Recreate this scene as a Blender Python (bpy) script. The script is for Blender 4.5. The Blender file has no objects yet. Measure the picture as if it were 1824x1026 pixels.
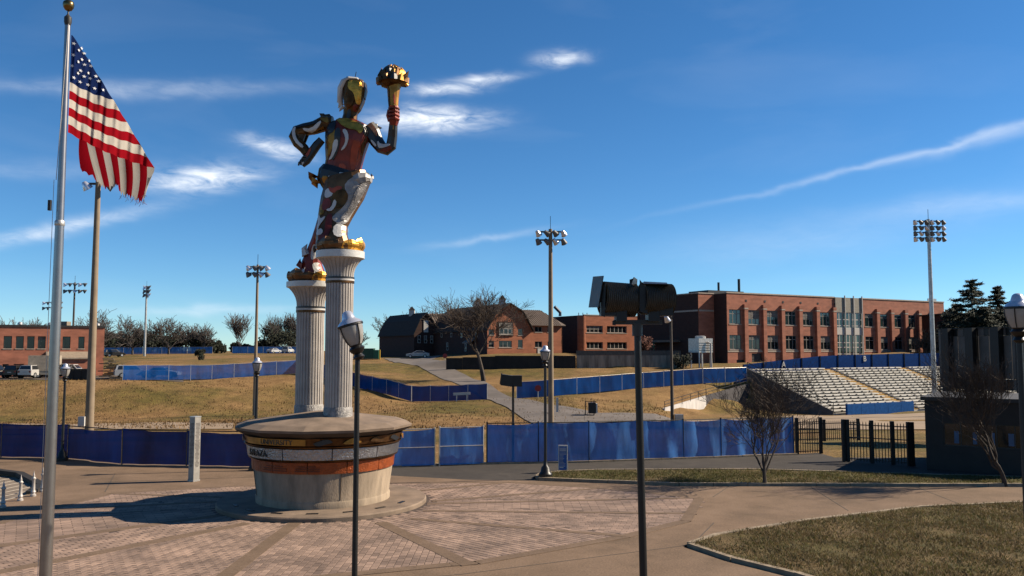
import bpy, bmesh, math, random
from mathutils import Vector, Matrix, noise as mnoise
from mathutils.bvhtree import BVHTree
from mathutils.geometry import tessellate_polygon
random.seed(7)
R = math.radians
scene = bpy.context.scene
C = scene.collection

# ------------------------------------------------------------------ camera
F, EYE, HZ = 1500.0, 4.5, 112.0
TILT = math.atan(HZ / F)
cam = bpy.data.cameras.new('camera'); camo = bpy.data.objects.new('camera', cam); C.objects.link(camo)
camo.location = (0, 0, EYE); camo.rotation_euler = (math.pi / 2 + TILT, 0, 0)
cam.sensor_fit = 'HORIZONTAL'; cam.sensor_width = 36; cam.lens = F / 1824 * 36
cam.clip_start = .1; cam.clip_end = 8000
scene.camera = camo
scene.view_settings.view_transform = 'Standard'; scene.view_settings.look = 'None'
scene.view_settings.exposure = 1.06; scene.view_settings.gamma = 1

# ------------------------------------------------------------------ sun and sky
SUN_AZ, SUN_EL = R(11.5), R(35)          # azimuth measured from +X towards +Y
sdir = Vector((math.cos(SUN_AZ) * math.cos(SUN_EL), math.sin(SUN_AZ) * math.cos(SUN_EL), math.sin(SUN_EL)))
sl = bpy.data.lights.new('sun', 'SUN'); sl.energy = 5.0; sl.angle = R(.5); sl.color = (1, .87, .69)
so = bpy.data.objects.new('sun', sl); C.objects.link(so); so.location = (40, 5, 40)
so.rotation_euler = (-sdir).to_track_quat('-Z', 'Y').to_euler()
world = bpy.data.worlds.new('World'); scene.world = world; world.use_nodes = True

def ray(px, py):
    u = (px - 912) / F; v = (513 - py) / F
    return Vector((u, math.cos(TILT) - v * math.sin(TILT), math.sin(TILT) + v * math.cos(TILT)))
def at(px, py, D):
    r = ray(px, py); return Vector((0, 0, EYE)) + r * (D / r.y)
def gr(px, py, z=0):
    r = ray(px, py); return Vector((0, 0, EYE)) + r * ((z - EYE) / r.z)

def build_world():
    nt = world.node_tree; nt.nodes.clear(); N = nt.nodes.new; L = nt.links.new
    out = N('ShaderNodeOutputWorld'); bg = N('ShaderNodeBackground'); L(bg.outputs[0], out.inputs[0])
    sky = N('ShaderNodeTexSky'); sky.sky_type = 'NISHITA'; sky.sun_disc = False
    sky.sun_elevation = SUN_EL; sky.sun_rotation = math.pi / 2 - SUN_AZ
    sky.air_density = 1.0; sky.dust_density = 0; sky.ozone_density = 1.6; sky.altitude = 2500
    bg.inputs[1].default_value = .0515
    tc = N('ShaderNodeTexCoord'); sp = N('ShaderNodeSeparateXYZ'); L(tc.outputs['Generated'], sp.inputs[0])
    def m(op, a, b=None, c=None):
        n = N('ShaderNodeMath'); n.operation = op
        for i, q in enumerate((a, b, c)):
            if q is None: continue
            if isinstance(q, (int, float)): n.inputs[i].default_value = q
            else: L(q, n.inputs[i])
        return n.outputs[0]
    az = m('ARCTAN2', sp.outputs[0], sp.outputs[1]); el = m('ARCSINE', sp.outputs[2])
    cv = N('ShaderNodeCombineXYZ'); L(az, cv.inputs[0]); L(el, cv.inputs[1])
    def nz(sx, sy, scale, det, rough=.55, rot=0):
        mp = N('ShaderNodeMapping'); mp.inputs['Scale'].default_value = (sx, sy, 1); mp.inputs['Rotation'].default_value = (0, 0, rot)
        L(cv.outputs[0], mp.inputs[0])
        n = N('ShaderNodeTexNoise'); n.inputs['Scale'].default_value = scale; n.inputs['Detail'].default_value = det
        n.inputs['Roughness'].default_value = rough; n.inputs['Distortion'].default_value = .5
        L(mp.outputs[0], n.inputs[0]); return n.outputs[0]
    fine = nz(1, 3.2, 26, 8, .62, R(-8)); warp = nz(1, 2, 12, 3)
    wob = m('MULTIPLY', m('SUBTRACT', warp, .5), .02)
    total = None
    # long wisps: (px, py, half length, half width, tilt, strength, softness)
    CL = [(250, 158, 240, 12, 6, .27, .6), (365, 318, 78, 19, 8, .95, .2), (105, 408, 130, 11, 17, .5, .4), (490, 266, 50, 13, -9, .75, .2),
          (785, 212, 80, 17, 1, .95, .2), (790, 160, 58, 10, 5, .65, .25), (860, 144, 60, 7, 10, .55, .3), (1000, 102, 38, 11, 0, .8, .2),
          (1640, 272, 290, 5.5, 10.5, .34, .8), (1790, 240, 120, 9, 10, .22, .8), (870, 424, 100, 6, 8, .24, .7), (1420, 430, 230, 34, 3, .14, .75), (1740, 366, 160, 16, 0, .22, .75),
          (380, 552, 130, 8, 2, .3, .6), (60, 300, 120, 14, 4, .14, .6), (700, 215, 60, 14, 0, .4, .3)]
    for (px, py, hl, hw, tl, st, sf) in CL:
        r = ray(px, py).normalized(); a0 = math.atan2(r.x, r.y); e0 = math.asin(r.z)
        ct, stn = math.cos(R(tl)), math.sin(R(tl))
        da = m('SUBTRACT', az, a0); de = m('SUBTRACT', m('ADD', el, wob), e0)
        p = m('ADD', m('MULTIPLY', da, ct / (hl / F)), m('MULTIPLY', de, stn / (hl / F)))
        q = m('ADD', m('MULTIPLY', da, -stn / (hw / F)), m('MULTIPLY', de, ct / (hw / F)))
        g = m('POWER', 2.718, m('MULTIPLY', m('ADD', m('MULTIPLY', p, p), m('MULTIPLY', q, q)), -1.0))
        # shred with the noise: soft wisps keep more of the smooth shape
        sh = m('MULTIPLY_ADD', m('SUBTRACT', fine, .5), (1 - sf) * 4.2, .75)
        k = m('MAXIMUM', m('MULTIPLY', m('MULTIPLY', g, st), sh), 0)
        total = k if total is None else m('ADD', total, k)
    veil = m('MULTIPLY', m('MAXIMUM', m('SUBTRACT', nz(.6, 2.2, 5, 5, .5, R(-9)), .52), 0), .2)
    total = m('MINIMUM', m('ADD', total, veil), 1.0)
    mix = N('ShaderNodeMix'); mix.data_type = 'RGBA'; L(total, mix.inputs[0])
    hs = N('ShaderNodeHueSaturation'); hs.inputs['Saturation'].default_value = 1.12; tn = N('ShaderNodeMix'); tn.data_type = 'RGBA'; tn.blend_type = 'MULTIPLY'; tn.inputs[0].default_value = 1; tn.inputs[7].default_value = (.77, 1.03, 1.22, 1); L(sky.outputs[0], tn.inputs[6]); L(tn.outputs[2], hs.inputs['Color']); L(hs.outputs[0], mix.inputs[6])
    mix.inputs[7].default_value = (9.6, 10.2, 11.0, 1)
    L(mix.outputs[2], bg.inputs[0])
build_world()

# ------------------------------------------------------------------ materials
MATS = {}
KA = .505      # the picture is exposed for the shade-free plaza: real base colours, exposure does the rest
def mat(name, col, rough=.7, metal=0, var=.18, scale=3.0, bump=0, bscale=None, col2=None, trans=0, transp=0, spec=.4, island=0, stretch=None, detail=5, keep=False):
    if name in MATS: return MATS[name]
    if metal < .5 and not keep: col = tuple(c * KA for c in col); col2 = col2 and tuple(c * KA for c in col2)
    M = bpy.data.materials.new(name); M.use_nodes = True; nt = M.node_tree; nt.nodes.clear(); N = nt.nodes.new; L = nt.links.new
    out = N('ShaderNodeOutputMaterial'); b = N('ShaderNodeBsdfPrincipled')
    b.inputs['Roughness'].default_value = rough; b.inputs['Metallic'].default_value = metal; b.inputs['Specular IOR Level'].default_value = spec
    geo = N('ShaderNodeNewGeometry'); vec = geo.outputs['Position']
    if stretch:
        mp = N('ShaderNodeMapping'); mp.inputs['Scale'].default_value = stretch; L(vec, mp.inputs[0]); vec = mp.outputs[0]
    n = N('ShaderNodeTexNoise'); n.inputs['Scale'].default_value = scale; n.inputs['Detail'].default_value = detail; n.inputs['Roughness'].default_value = .6; L(vec, n.inputs[0])
    rp = N('ShaderNodeValToRGB'); c = col; c2 = col2 or tuple(min(1, x * (1 + var)) for x in col); c1 = tuple(x * (1 - var) for x in col) if not col2 else col
    rp.color_ramp.elements[0].position = .33; rp.color_ramp.elements[1].position = .67
    rp.color_ramp.elements[0].color = (*c1, 1); rp.color_ramp.elements[1].color = (*c2, 1); L(n.outputs[0], rp.inputs[0])
    cc = rp.outputs[0]
    if island:
        oi = N('ShaderNodeObjectInfo'); ad = N('ShaderNodeMath'); ad.operation = 'ADD'; L(oi.outputs['Random'], ad.inputs[0]); L(geo.outputs['Random Per Island'], ad.inputs[1])
        fr = N('ShaderNodeMath'); fr.operation = 'FRACT'; L(ad.outputs[0], fr.inputs[0])
        mr = N('ShaderNodeMapRange'); mr.inputs[3].default_value = 1 - island; mr.inputs[4].default_value = 1 + island; L(fr.outputs[0], mr.inputs[0])
        mx = N('ShaderNodeVectorMath'); mx.operation = 'SCALE'; L(cc, mx.inputs[0]); L(mr.outputs[0], mx.inputs[3]); cc = mx.outputs[0]
    L(cc, b.inputs['Base Color'])
    if bump:
        n2 = N('ShaderNodeTexNoise'); n2.inputs['Scale'].default_value = bscale or scale * 6; n2.inputs['Detail'].default_value = 4; L(vec, n2.inputs[0])
        bp = N('ShaderNodeBump'); bp.inputs['Strength'].default_value = min(1, bump); bp.inputs['Distance'].default_value = .03 if bump <= 1 else .03 * bump
        L(n2.outputs[0], bp.inputs['Height']); L(bp.outputs[0], b.inputs['Normal'])
    sh = b.outputs[0]
    if trans:
        t = N('ShaderNodeBsdfTranslucent'); L(cc, t.inputs[0]); mx = N('ShaderNodeMixShader'); mx.inputs[0].default_value = trans; L(sh, mx.inputs[1]); L(t.outputs[0], mx.inputs[2]); sh = mx.outputs[0]
    if transp:
        t = N('ShaderNodeBsdfTransparent'); mx = N('ShaderNodeMixShader'); mx.inputs[0].default_value = transp; L(sh, mx.inputs[1]); L(t.outputs[0], mx.inputs[2]); sh = mx.outputs[0]
    L(sh, out.inputs[0]); MATS[name] = M; return M

def ground_mat(name, cols, s1=.06, s2=.9, s3=14, bump=1.0, rough=.95, bs=22):
    """three-scale blend of four soil or grass colours"""
    M = bpy.data.materials.new(name); M.use_nodes = True; nt = M.node_tree; nt.nodes.clear(); N = nt.nodes.new; L = nt.links.new
    out = N('ShaderNodeOutputMaterial'); b = N('ShaderNodeBsdfPrincipled'); L(b.outputs[0], out.inputs[0]); b.inputs['Roughness'].default_value = rough; b.inputs['Specular IOR Level'].default_value = .15
    geo = N('ShaderNodeNewGeometry')
    def nz(s, d=6, rg=.62):
        n = N('ShaderNodeTexNoise'); n.inputs['Scale'].default_value = s; n.inputs['Detail'].default_value = d; n.inputs['Roughness'].default_value = rg; L(geo.outputs['Position'], n.inputs[0]); return n.outputs[0]
    def ramp(f, a, c, lo=.38, hi=.62):
        r = N('ShaderNodeValToRGB'); r.color_ramp.elements[0].position = lo; r.color_ramp.elements[1].position = hi
        kk = 1 if a == (0, 0, 0) else KA; r.color_ramp.elements[0].color = (*[q * kk for q in a], 1); r.color_ramp.elements[1].color = (*[q * kk for q in c], 1); L(f, r.inputs[0]); return r.outputs[0]
    def mix(f, a, c):
        x = N('ShaderNodeMix'); x.data_type = 'RGBA'; L(f, x.inputs[0]); L(a, x.inputs[6]); L(c, x.inputs[7]); return x.outputs[2]
    big = ramp(nz(s1), (0, 0, 0), (1, 1, 1), .42, .6)
    c1 = ramp(nz(s2, 8, .7), cols[0], cols[1], .36, .64); c2 = ramp(nz(s2 * 1.3, 8, .7), cols[2], cols[3], .36, .64)
    c = mix(big, c1, c2)
    f = N('ShaderNodeVectorMath'); f.operation = 'SCALE'; L(c, f.inputs[0])
    mr = N('ShaderNodeMapRange'); mr.inputs[1].default_value = .25; mr.inputs[2].default_value = .75; mr.inputs[3].default_value = .6; mr.inputs[4].default_value = 1.35; L(nz(s3, 4), mr.inputs[0]); L(mr.outputs[0], f.inputs[3])
    L(f.outputs[0], b.inputs['Base Color'])
    if bump:
        bp = N('ShaderNodeBump'); bp.inputs['Strength'].default_value = .8; bp.inputs['Distance'].default_value = .05 * bump; L(nz(bs, 5), bp.inputs['Height']); L(bp.outputs[0], b.inputs['Normal'])
    MATS[name] = M; return M

drygrass = ground_mat('dry_grass', [(.45, .27, .11), (.26, .145, .055), (.26, .19, .05), (.10, .08, .022)], .07, .45, 5, 3, bs=5)
lawn = ground_mat('lawn', [(.19, .155, .05), (.10, .105, .028), (.26, .185, .085), (.16, .11, .05)], .5, 2.2, 40, 1)
lawn_b = ground_mat('lawn_brown', [(.30, .205, .10), (.14, .095, .042), (.20, .155, .055), (.08, .078, .026)], .55, 1.6, 30, 1.5)
concrete = ground_mat('plaza_concrete', [(.36, .245, .165), (.255, .172, .112), (.20, .138, .09), (.31, .21, .14)], .28, .8, 24, .10, .85, 60)
asphalt = ground_mat('asphalt', [(.10, .088, .078), (.075, .066, .06), (.125, .108, .094), (.085, .075, .067)], .25, 1.2, 60, .12, .9, 80)
band_m = ground_mat('band_concrete', [(.30, .205, .14), (.24, .165, .11), (.27, .185, .125), (.21, .145, .098)], .5, 2, 40, .06, .85, 60)
paver_m = mat('brick_paver', (.37, .25, .185), .85, var=.3, scale=.9, bump=.3, bscale=60, island=.26)
bed_m = mat('paver_joint', (.10, .068, .052), .95, scale=8)
curb_m = mat('curb_concrete', (.40, .31, .21), .85, var=.25, scale=4, bump=.3, bscale=40)
pale_conc = mat('pale_concrete', (.47, .36, .25), .85, var=.3, scale=1.8, bump=.3, bscale=30, stretch=(1.6, 1.6, .4))
cap_conc = mat('cap_concrete', (.30, .215, .15), .85, var=.28, scale=1.6, bump=.2, bscale=30)
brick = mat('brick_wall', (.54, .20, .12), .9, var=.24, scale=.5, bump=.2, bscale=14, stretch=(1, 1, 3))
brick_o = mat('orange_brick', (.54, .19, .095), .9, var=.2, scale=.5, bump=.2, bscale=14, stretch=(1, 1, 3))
brick_shade = mat('shade_dark_brick', (.075, .032, .023), .9, var=.2, scale=1, bump=.2, bscale=14, stretch=(1, 1, 3))  # brick copy with the shade of unlit sides put into its colour
stone = mat('pale_stone', (.62, .52, .42), .85)
glass = mat('window_glass', (.018, .026, .03), .08, var=.5, scale=.6, spec=.6)
glass_g = mat('green_glass', (.03, .065, .065), .06, var=.4, scale=.4, spec=.7)
wframe = mat('window_frame', (.55, .5, .44), .6)
dframe = mat('dark_frame', (.05, .045, .04), .5)
roof_dark = mat('dark_shingle', (.035, .026, .022), .9, var=.3, scale=2)
roof_rib = mat('ribbed_roof', (.22, .16, .12), .6, var=.15, scale=1)
white = mat('white_paint', (.78, .74, .68), .6, var=.06)
blackm = mat('black_paint', (.012, .011, .010), .42, var=.3, scale=6, bump=.1)
iron = mat('black_iron', (.016, .014, .012), .5, var=.3)
galv = mat('galvanised', (.42, .40, .37), .42, metal=.7, var=.2, scale=3)
alum = mat('brushed_aluminium', (.31, .285, .265), .3, metal=.9, var=.08, scale=6)
polem = mat('concrete_pole', (.36, .27, .18), .8, var=.15, scale=1)
darkpole = mat('brown_pole', (.10, .075, .055), .6, var=.2)
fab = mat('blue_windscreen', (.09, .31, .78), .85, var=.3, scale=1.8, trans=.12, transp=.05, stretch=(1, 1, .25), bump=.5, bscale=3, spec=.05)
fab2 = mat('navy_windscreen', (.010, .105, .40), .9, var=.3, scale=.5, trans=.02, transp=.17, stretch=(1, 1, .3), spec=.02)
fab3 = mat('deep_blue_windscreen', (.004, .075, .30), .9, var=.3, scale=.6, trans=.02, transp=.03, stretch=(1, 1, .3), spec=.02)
fab_shade = mat('shaded_windscreen', (.009, .05, .23), .9, var=.4, scale=.8, trans=.06, transp=.03, stretch=(1, 1, .25), spec=.02)  # same blue fabric, shade of the run turned from the sun in its colour
bluewall = mat('navy_wall', (.006, .045, .19), .9, var=.2, spec=.03)
bark = mat('bark', (.085, .062, .046), .9, var=.35, scale=9, bump=.5)
barkfar = mat('far_bark', (.12, .10, .09), .95, var=.25, scale=2)
twigm = mat('twig', (.12, .085, .062), .9, var=.3, scale=2)
needle = mat('evergreen', (.016, .03, .012), .85, var=.5, scale=1.6)
hedge = mat('dark_evergreen', (.02, .026, .012), .9, var=.5, scale=.8)
redleaf = mat('russet_leaf', (.16, .045, .025), .85, var=.4, scale=2)
blade_g = mat('grass_blade_green', (.15, .145, .04), .8, var=.4, scale=3, trans=.3)
blade_b = mat('grass_blade_brown', (.26, .185, .085), .85, var=.35, scale=3, trans=.3)

# ------------------------------------------------------------------ builders
class MB:
    def __init__(s): s.v = []; s.f = []
    def quad(s, *p):
        i = len(s.v); s.v += [tuple(q) for q in p]; s.f.append(tuple(range(i, i + len(p))))
    def box(s, x0, x1, y0, y1, z0, z1, M=None):
        P = [Vector((x, y, z)) for z in (z0, z1) for y in (y0, y1) for x in (x0, x1)]
        if M is not None: P = [M @ p for p in P]
        i = len(s.v); s.v += [tuple(p) for p in P]
        s.f += [tuple(i + k for k in q) for q in ((0, 2, 3, 1), (4, 5, 7, 6), (0, 1, 5, 4), (2, 6, 7, 3), (0, 4, 6, 2), (1, 3, 7, 5))]; return s
    def bar(s, a, b, w, h=None):
        a, b = Vector(a), Vector(b); d = b - a; h = h or w
        q = d.to_track_quat('X', 'Z').to_matrix().to_4x4(); q.translation = a
        return s.box(0, d.length, -w / 2, w / 2, -h / 2, h / 2, q)
    def tube(s, pts, rad, n=8, cap=True, star=None):
        pts = [Vector(p) for p in pts]; rad = rad if isinstance(rad, (list, tuple)) else [rad] * len(pts)
        base = len(s.v); up = None
        for k, p in enumerate(pts):
            d = (pts[min(k + 1, len(pts) - 1)] - pts[max(k - 1, 0)])
            if d.length < 1e-9: d = Vector((0, 0, 1))
            d.normalize()
            if up is None: up = d.orthogonal().normalized()
            up = (up - d * up.dot(d)); up = up.normalized() if up.length > 1e-6 else d.orthogonal().normalized()
            w = d.cross(up)
            for j in range(n):
                a = 2 * math.pi * j / n; r = rad[k]
                s.v.append(tuple(p + (up * math.cos(a) + w * math.sin(a)) * r))
        for k in range(len(pts) - 1):
            for j in range(n):
                a = base + k * n + j; b = base + k * n + (j + 1) % n; s.f.append((a, b, b + n, a + n))
        if cap:
            s.f.append(tuple(base + j for j in reversed(range(n)))); s.f.append(tuple(base + (len(pts) - 1) * n + j for j in range(n)))
        return s
    def lathe(s, prof, n=32, c=(0, 0, 0), flute=None, cap=True, a0=0):
        base = len(s.v); m = len(prof)
        for k, (r, z) in enumerate(prof):
            for j in range(n):
                a = a0 + 2 * math.pi * j / n; rr = r * (1 - (flute if (flute and j % 4 == 3) else flute * .55 if (flute and j % 4 == 0 and False) else 0))
                s.v.append((c[0] + rr * math.cos(a), c[1] + rr * math.sin(a), c[2] + z))
        for k in range(m - 1):
            for j in range(n):
                a = base + k * n + j; b = base + k * n + (j + 1) % n; s.f.append((a, b, b + n, a + n))
        if cap:
            s.f.append(tuple(base + j for j in reversed(range(n)))); s.f.append(tuple(base + (m - 1) * n + j for j in range(n)))
        return s
    def poly(s, pts, z=None):
        pts = [Vector((p[0], p[1], z if z is not None else p[2])) for p in pts]
        i = len(s.v); s.v += [tuple(p) for p in pts]
        for t in tessellate_polygon([pts]):
            a, b, c = [pts[k] for k in t]
            s.f.append(tuple(i + k for k in (t if (b - a).cross(c - a).z > 0 else t[::-1])))
        return s
    def slab(s, pts, z0, z1):
        s.poly(pts, z1); n = len(pts)
        ar = sum(pts[k][0] * pts[(k + 1) % n][1] - pts[(k + 1) % n][0] * pts[k][1] for k in range(n))
        for k in range(n):
            a, b = pts[k], pts[(k + 1) % n]
            if ar < 0: a, b = b, a
            s.quad((a[0], a[1], z0), (b[0], b[1], z0), (b[0], b[1], z1), (a[0], a[1], z1))
        return s
    def loft(s, rings, cap=True):
        base = len(s.v); n = len(rings[0])
        for r in rings: s.v += [tuple(p) for p in r]
        for k in range(len(rings) - 1):
            for j in range(n):
                a = base + k * n + j; b = base + k * n + (j + 1) % n; s.f.append((a, b, b + n, a + n))
        if cap:
            s.f.append(tuple(base + j for j in reversed(range(n)))); s.f.append(tuple(base + (len(rings) - 1) * n + j for j in range(n)))
        return s
    def mesh(s, name, m, off=None, smooth=False, fix=True):
        me = bpy.data.meshes.new(name); v = s.v
        if off is not None: v = [(a - off[0], b - off[1], c - off[2]) for a, b, c in v]
        me.from_pydata(v, [], s.f); me.materials.append(m)
        if fix:
            bm = bmesh.new(); bm.from_mesh(me); bmesh.ops.recalc_face_normals(bm, faces=bm.faces); bm.to_mesh(me); bm.free()
        if smooth:
            me.polygons.foreach_set('use_smooth', [True] * len(me.polygons))
            try: me.set_sharp_from_angle(angle=R(40))
            except Exception: pass
        return me
    def build(s, name, m, parent=None, off=None, smooth=False, fix=True):
        if parent is not None and off is None: off = parent.get('_o')
        o = bpy.data.objects.new(name, s.mesh(name, m, off, smooth, fix)); C.objects.link(o)
        if parent is not None:
            o.parent = parent
            if '_o' in parent: o['_o'] = parent['_o']
        return o

def tag(o, label=None, cat=None, group=None, kind=None):
    for k, v in (('label', label), ('category', cat), ('group', group), ('kind', kind)):
        if v: o[k] = v
    return o
def thing(name, label, cat, loc=(0, 0, 0), rotz=0, group=None, world=False):
    """Empty at the base; world=True: its parts are written in world coordinates"""
    o = bpy.data.objects.new(name, None); C.objects.link(o); o.location = loc; o.rotation_euler = (0, 0, rotz); o.empty_display_size = .2
    if world: o['_o'] = tuple(loc)
    return tag(o, label, cat, group)
def dup(o, parent=None, label=None):
    c = o.copy(); C.objects.link(c)
    if parent is not None: c.parent = parent
    if label: c['label'] = label
    for ch in o.children: dup(ch, c)
    return c
def struct(mb, name, m, smooth=False, fix=False): return tag(mb.build(name, m, smooth=smooth, fix=fix), kind='structure')
def text_verts(body, size):
    cu = bpy.data.curves.new('lettering', 'FONT'); cu.body = body; cu.size = size; cu.extrude = .012 * size / .2; cu.align_x = 'LEFT'
    o = bpy.data.objects.new('lettering', cu); C.objects.link(o); dg = bpy.context.evaluated_depsgraph_get(); dg.update()
    me = o.evaluated_get(dg).to_mesh(); V = [v.co.copy() for v in me.vertices]; Fc = [tuple(p.vertices) for p in me.polygons]
    o.evaluated_get(dg).to_mesh_clear(); bpy.data.objects.remove(o); bpy.data.curves.remove(cu); return V, Fc

# ------------------------------------------------------------------ terrain
def fx(px): return (px - 912) / F
COLS = [
 (-400, [(38, -.3), (57, -1.0), (95, -3.1), (111, .62), (128, .66), (160, .8), (210, 2.6), (260, 3.3), (400, 3.6)]),
 (170, [(38, -.3), (57, -1.0), (95, -3.1), (111, .62), (128, .66), (150, .9), (200, 2.8), (260, 3.5), (400, 3.8)]),
 (240, [(38, -.3), (57, -1.0), (96, -3.1), (111.5, .65), (122, .8), (150, 2.5), (245, 3.6), (400, 3.9)]),
 (530, [(38, -.3), (57, -1.0), (100, -3.0), (125, 1.15), (134, 1.3), (160, 2.9), (245, 3.8), (400, 4.0)]),
 (640, [(38, -.3), (57, -1.0), (85, -2.6), (115, -.6), (130, 1.2), (150, 2.4), (180, 3.0), (400, 3.9)]),
 (735, [(38, -.3), (57, -1.0), (80, -2.45), (107, -1.95), (125, .2), (150, 2.3), (180, 3.1), (400, 3.9)]),
 (800, [(38, -.3), (57, -1.0), (80, -2.45), (107, -1.8), (125, 0.1), (140, 1.6), (142, 3.0), (180, 3.7), (400, 4.0)]),
 (870, [(38, -.3), (57, -1.0), (80, -2.45), (107, -1.6), (125, 0.0), (140, 1.6), (141, 3.6), (180, 4.0), (400, 4.1)]),
 (1000, [(38, -.3), (57, -1.0), (80, -2.45), (107, -1.15), (125, .4), (140, 1.7), (141, 3.7), (180, 4.1), (400, 4.2)]),
 (1165, [(38, -.3), (57, -1.0), (80, -2.5), (100, -2.3), (117, -.35), (140, 1.6), (146, 2.0), (160, 2.6), (400, 4.2)]),
 (1200, [(38, -.3), (57, -1.0), (80, -2.6), (100, -3.25), (102.6, -3.25), (104.6, -2.3), (117, -.1), (140, 1.6), (146, 2.0), (160, 2.6), (400, 4.2)]),
 (1258, [(38, -.3), (57, -1.0), (80, -2.7), (100, -3.3), (109.8, -3.5), (111.6, -1.6), (118.5, .1), (140, 1.7), (150, 2.3), (160, 2.6), (400, 4.2)]),
 (1330, [(38, -.3), (57, -1.0), (80, -2.8), (100, -3.2), (113, -3.4), (119.2, -3.4), (121, .0), (124, 1.4), (150, 2.4), (160, 2.6), (400, 4.2)]),
 (1470, [(38, -.3), (57, -1.0), (80, -2.9), (107, -3.5), (109, -4.6), (130, .3), (132, 1.5), (138, 1.7), (150, 2.6), (170, 3.4), (400, 4.2)]),
 (1600, [(38, -.3), (57, -1.0), (80, -2.9), (114, -3.6), (115.5, -4.6), (138, .3), (140, 1.5), (145, 1.9), (154, 4.0), (165, 4.3), (400, 4.3)]),
 (1900, [(38, -.3), (57, -1.0), (80, -2.9), (134, -3.6), (136, -4.6), (161, .3), (163, 1.5), (168, 1.9), (178, 4.0), (400, 4.3)]),
]
def lerp_tab(t, D):
    if D <= t[0][0]: return t[0][1]
    for (a, za), (b, zb) in zip(t, t[1:]):
        if D <= b:
            k = (D - a) / (b - a); k = k * k * (3 - 2 * k) if b - a > 3 else k
            return za + (zb - za) * k
    return t[-1][1]
def T(x, y):
    return T0(x, y) + (.12 * mnoise.noise(Vector((x * .22, y * .22, 0))) if 60 < y < 300 else 0)
def T0(x, y):
    if y < 1: return -.3
    px = 912 + F * x / y
    if px <= COLS[0][0]: return lerp_tab(COLS[0][1], y)
    for (a, ta), (b, tb) in zip(COLS, COLS[1:]):
        if px <= b:
            k = (px - a) / (b - a); return lerp_tab(ta, y) * (1 - k) + lerp_tab(tb, y) * k
    return lerp_tab(COLS[-1][1], y)
def build_terrain():
    mb = MB(); us = [-2.6 + i * .1 for i in range(18)] + [-.8 + i * .0125 for i in range(129)] + [.9 + i * .1 for i in range(18)]
    Ds = [2, 8, 14, 20, 26, 32, 36, 38] + [40 + 2 * i for i in range(20)] + [80 + i for i in range(85)] + [167, 170, 175, 180, 190, 200, 215, 230, 245, 260, 300, 400, 600, 1200, 3000, 6000]
    for D in Ds:
        for u in us:
            z = T(u * D, D)
            mb.v.append((u * D, D, z))
    n = len(us)
    for i in range(len(Ds) - 1):
        for j in range(n - 1):
            a = i * n + j; mb.f.append((a, a + 1, a + n + 1, a + n))
    struct(mb, 'terrain', drygrass, smooth=True)
build_terrain()
struct(MB().poly([(-6000, -4000), (6000, -4000), (6000, 6000), (-6000, 6000)], -6.5), 'ground', drygrass)

# ------------------------------------------------------------------ plaza
CX, CY = -5.5, 25.5
stair = [(-15.25, 24.2), (-15.2, 27.0), (-15.75, 28.6), (-18.0, 31.2), (-21.5, 33.2), (-27, 34.2), (-27, 24.2)]
plaza_poly = [(-15.25, 24.2), (-15.2, 27.0), (-15.75, 28.6), (-18.0, 31.2), (-21.5, 33.2), (-27, 34.2), (-45, 34.6), (-45, 38), (-21.7, 36.5), (-18.6, 36.1), (-15.5, 34.2), (-10.2, 33.4), (-4.8, 33.4),
              (-4.4, 30.9), (-1.5, 29.9), (.7, 29.7), (5.6, 28.48), (17, 28.3), (40, 28.0), (40, 26.2), (16, 25.6), (11.5, 24.6), (7.5, 22.6), (4.9, 21.0), (3.95, 19.8), (4.6, 18.45), (5.5, 17.2), (7.2, 14), (9, 9), (9, -6), (-45, -6), (-45, 24.2)]
struct(MB().slab(plaza_poly, -.3, 0), 'plaza_pavement', concrete)
road_poly = [(-4.8, 33.4), (-3, 33.9), (3.1, 34.8), (7.2, 35.9), (12.4, 37.3), (13.6, 37.8), (13.7, 36.2), (40, 36.2), (40, 29.9), (18.7, 30.1), (14.6, 31.0), (9, 32.2), (3, 32.0), (1.6, 31.6), (.9, 31.0), (.75, 30.4), (.9, 29.75), (.7, 29.7), (-1.5, 29.9), (-4.4, 30.9)]
struct(MB().slab(road_poly, -.3, -.012), 'service_road', asphalt)
island = [(.95, 29.9), (5.6, 28.65), (17, 28.5), (40, 28.2), (40, 29.75), (18.6, 29.95), (14.5, 30.85), (9, 32.05), (3.1, 31.85), (1.75, 31.45), (1.05, 30.9), (.9, 30.4)]
isl = struct(MB().slab(island, -.3, .07), 'grass_island', lawn)
lawn_poly = [(4.1, 19.85), (5.0, 20.85), (7.6, 22.45), (11.6, 24.45), (16, 25.45), (40, 26.0), (40, 4), (9.2, 4), (9.2, 9), (7.4, 14), (5.7, 17.25), (4.75, 18.5)]
struct(MB().slab(lawn_poly, -.3, .06), 'lawn', lawn_b)
def curb(pts, w, z1, name, closed=False):
    """separate kerb stones along a line"""
    mb = MB(); P = [Vector((p[0], p[1], 0)) for p in pts]
    if closed: P.append(P[0])
    for a, b in zip(P, P[1:]):
        L_ = (b - a).length; n = max(1, round(L_ / 1.2)); d = (b - a) / n; nrm = Vector((-d.y, d.x, 0)).normalized() * w / 2
        for i in range(n):
            p0 = a + d * (i + .008); p1 = a + d * (i + .992); z = z1 + random.uniform(-.006, .006)
            q = [p0 - nrm, p1 - nrm, p1 + nrm, p0 + nrm]; mb.slab([(v.x, v.y) for v in q], -.25, z)
    return struct(mb, name, curb_m, fix=True)
curb(island, .14, .095, 'island_kerb', True)
curb(lawn_poly[:5] + [], .14, .085, 'lawn_kerb'); curb([lawn_poly[0]] + lawn_poly[:-6:-1], .14, .085, 'lawn_kerb')
curb([(-4.7, 33.15), (-3, 33.75), (3.1, 34.65), (7.2, 35.75), (12.4, 37.15)], .22, .06, 'fence_kerb')
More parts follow.
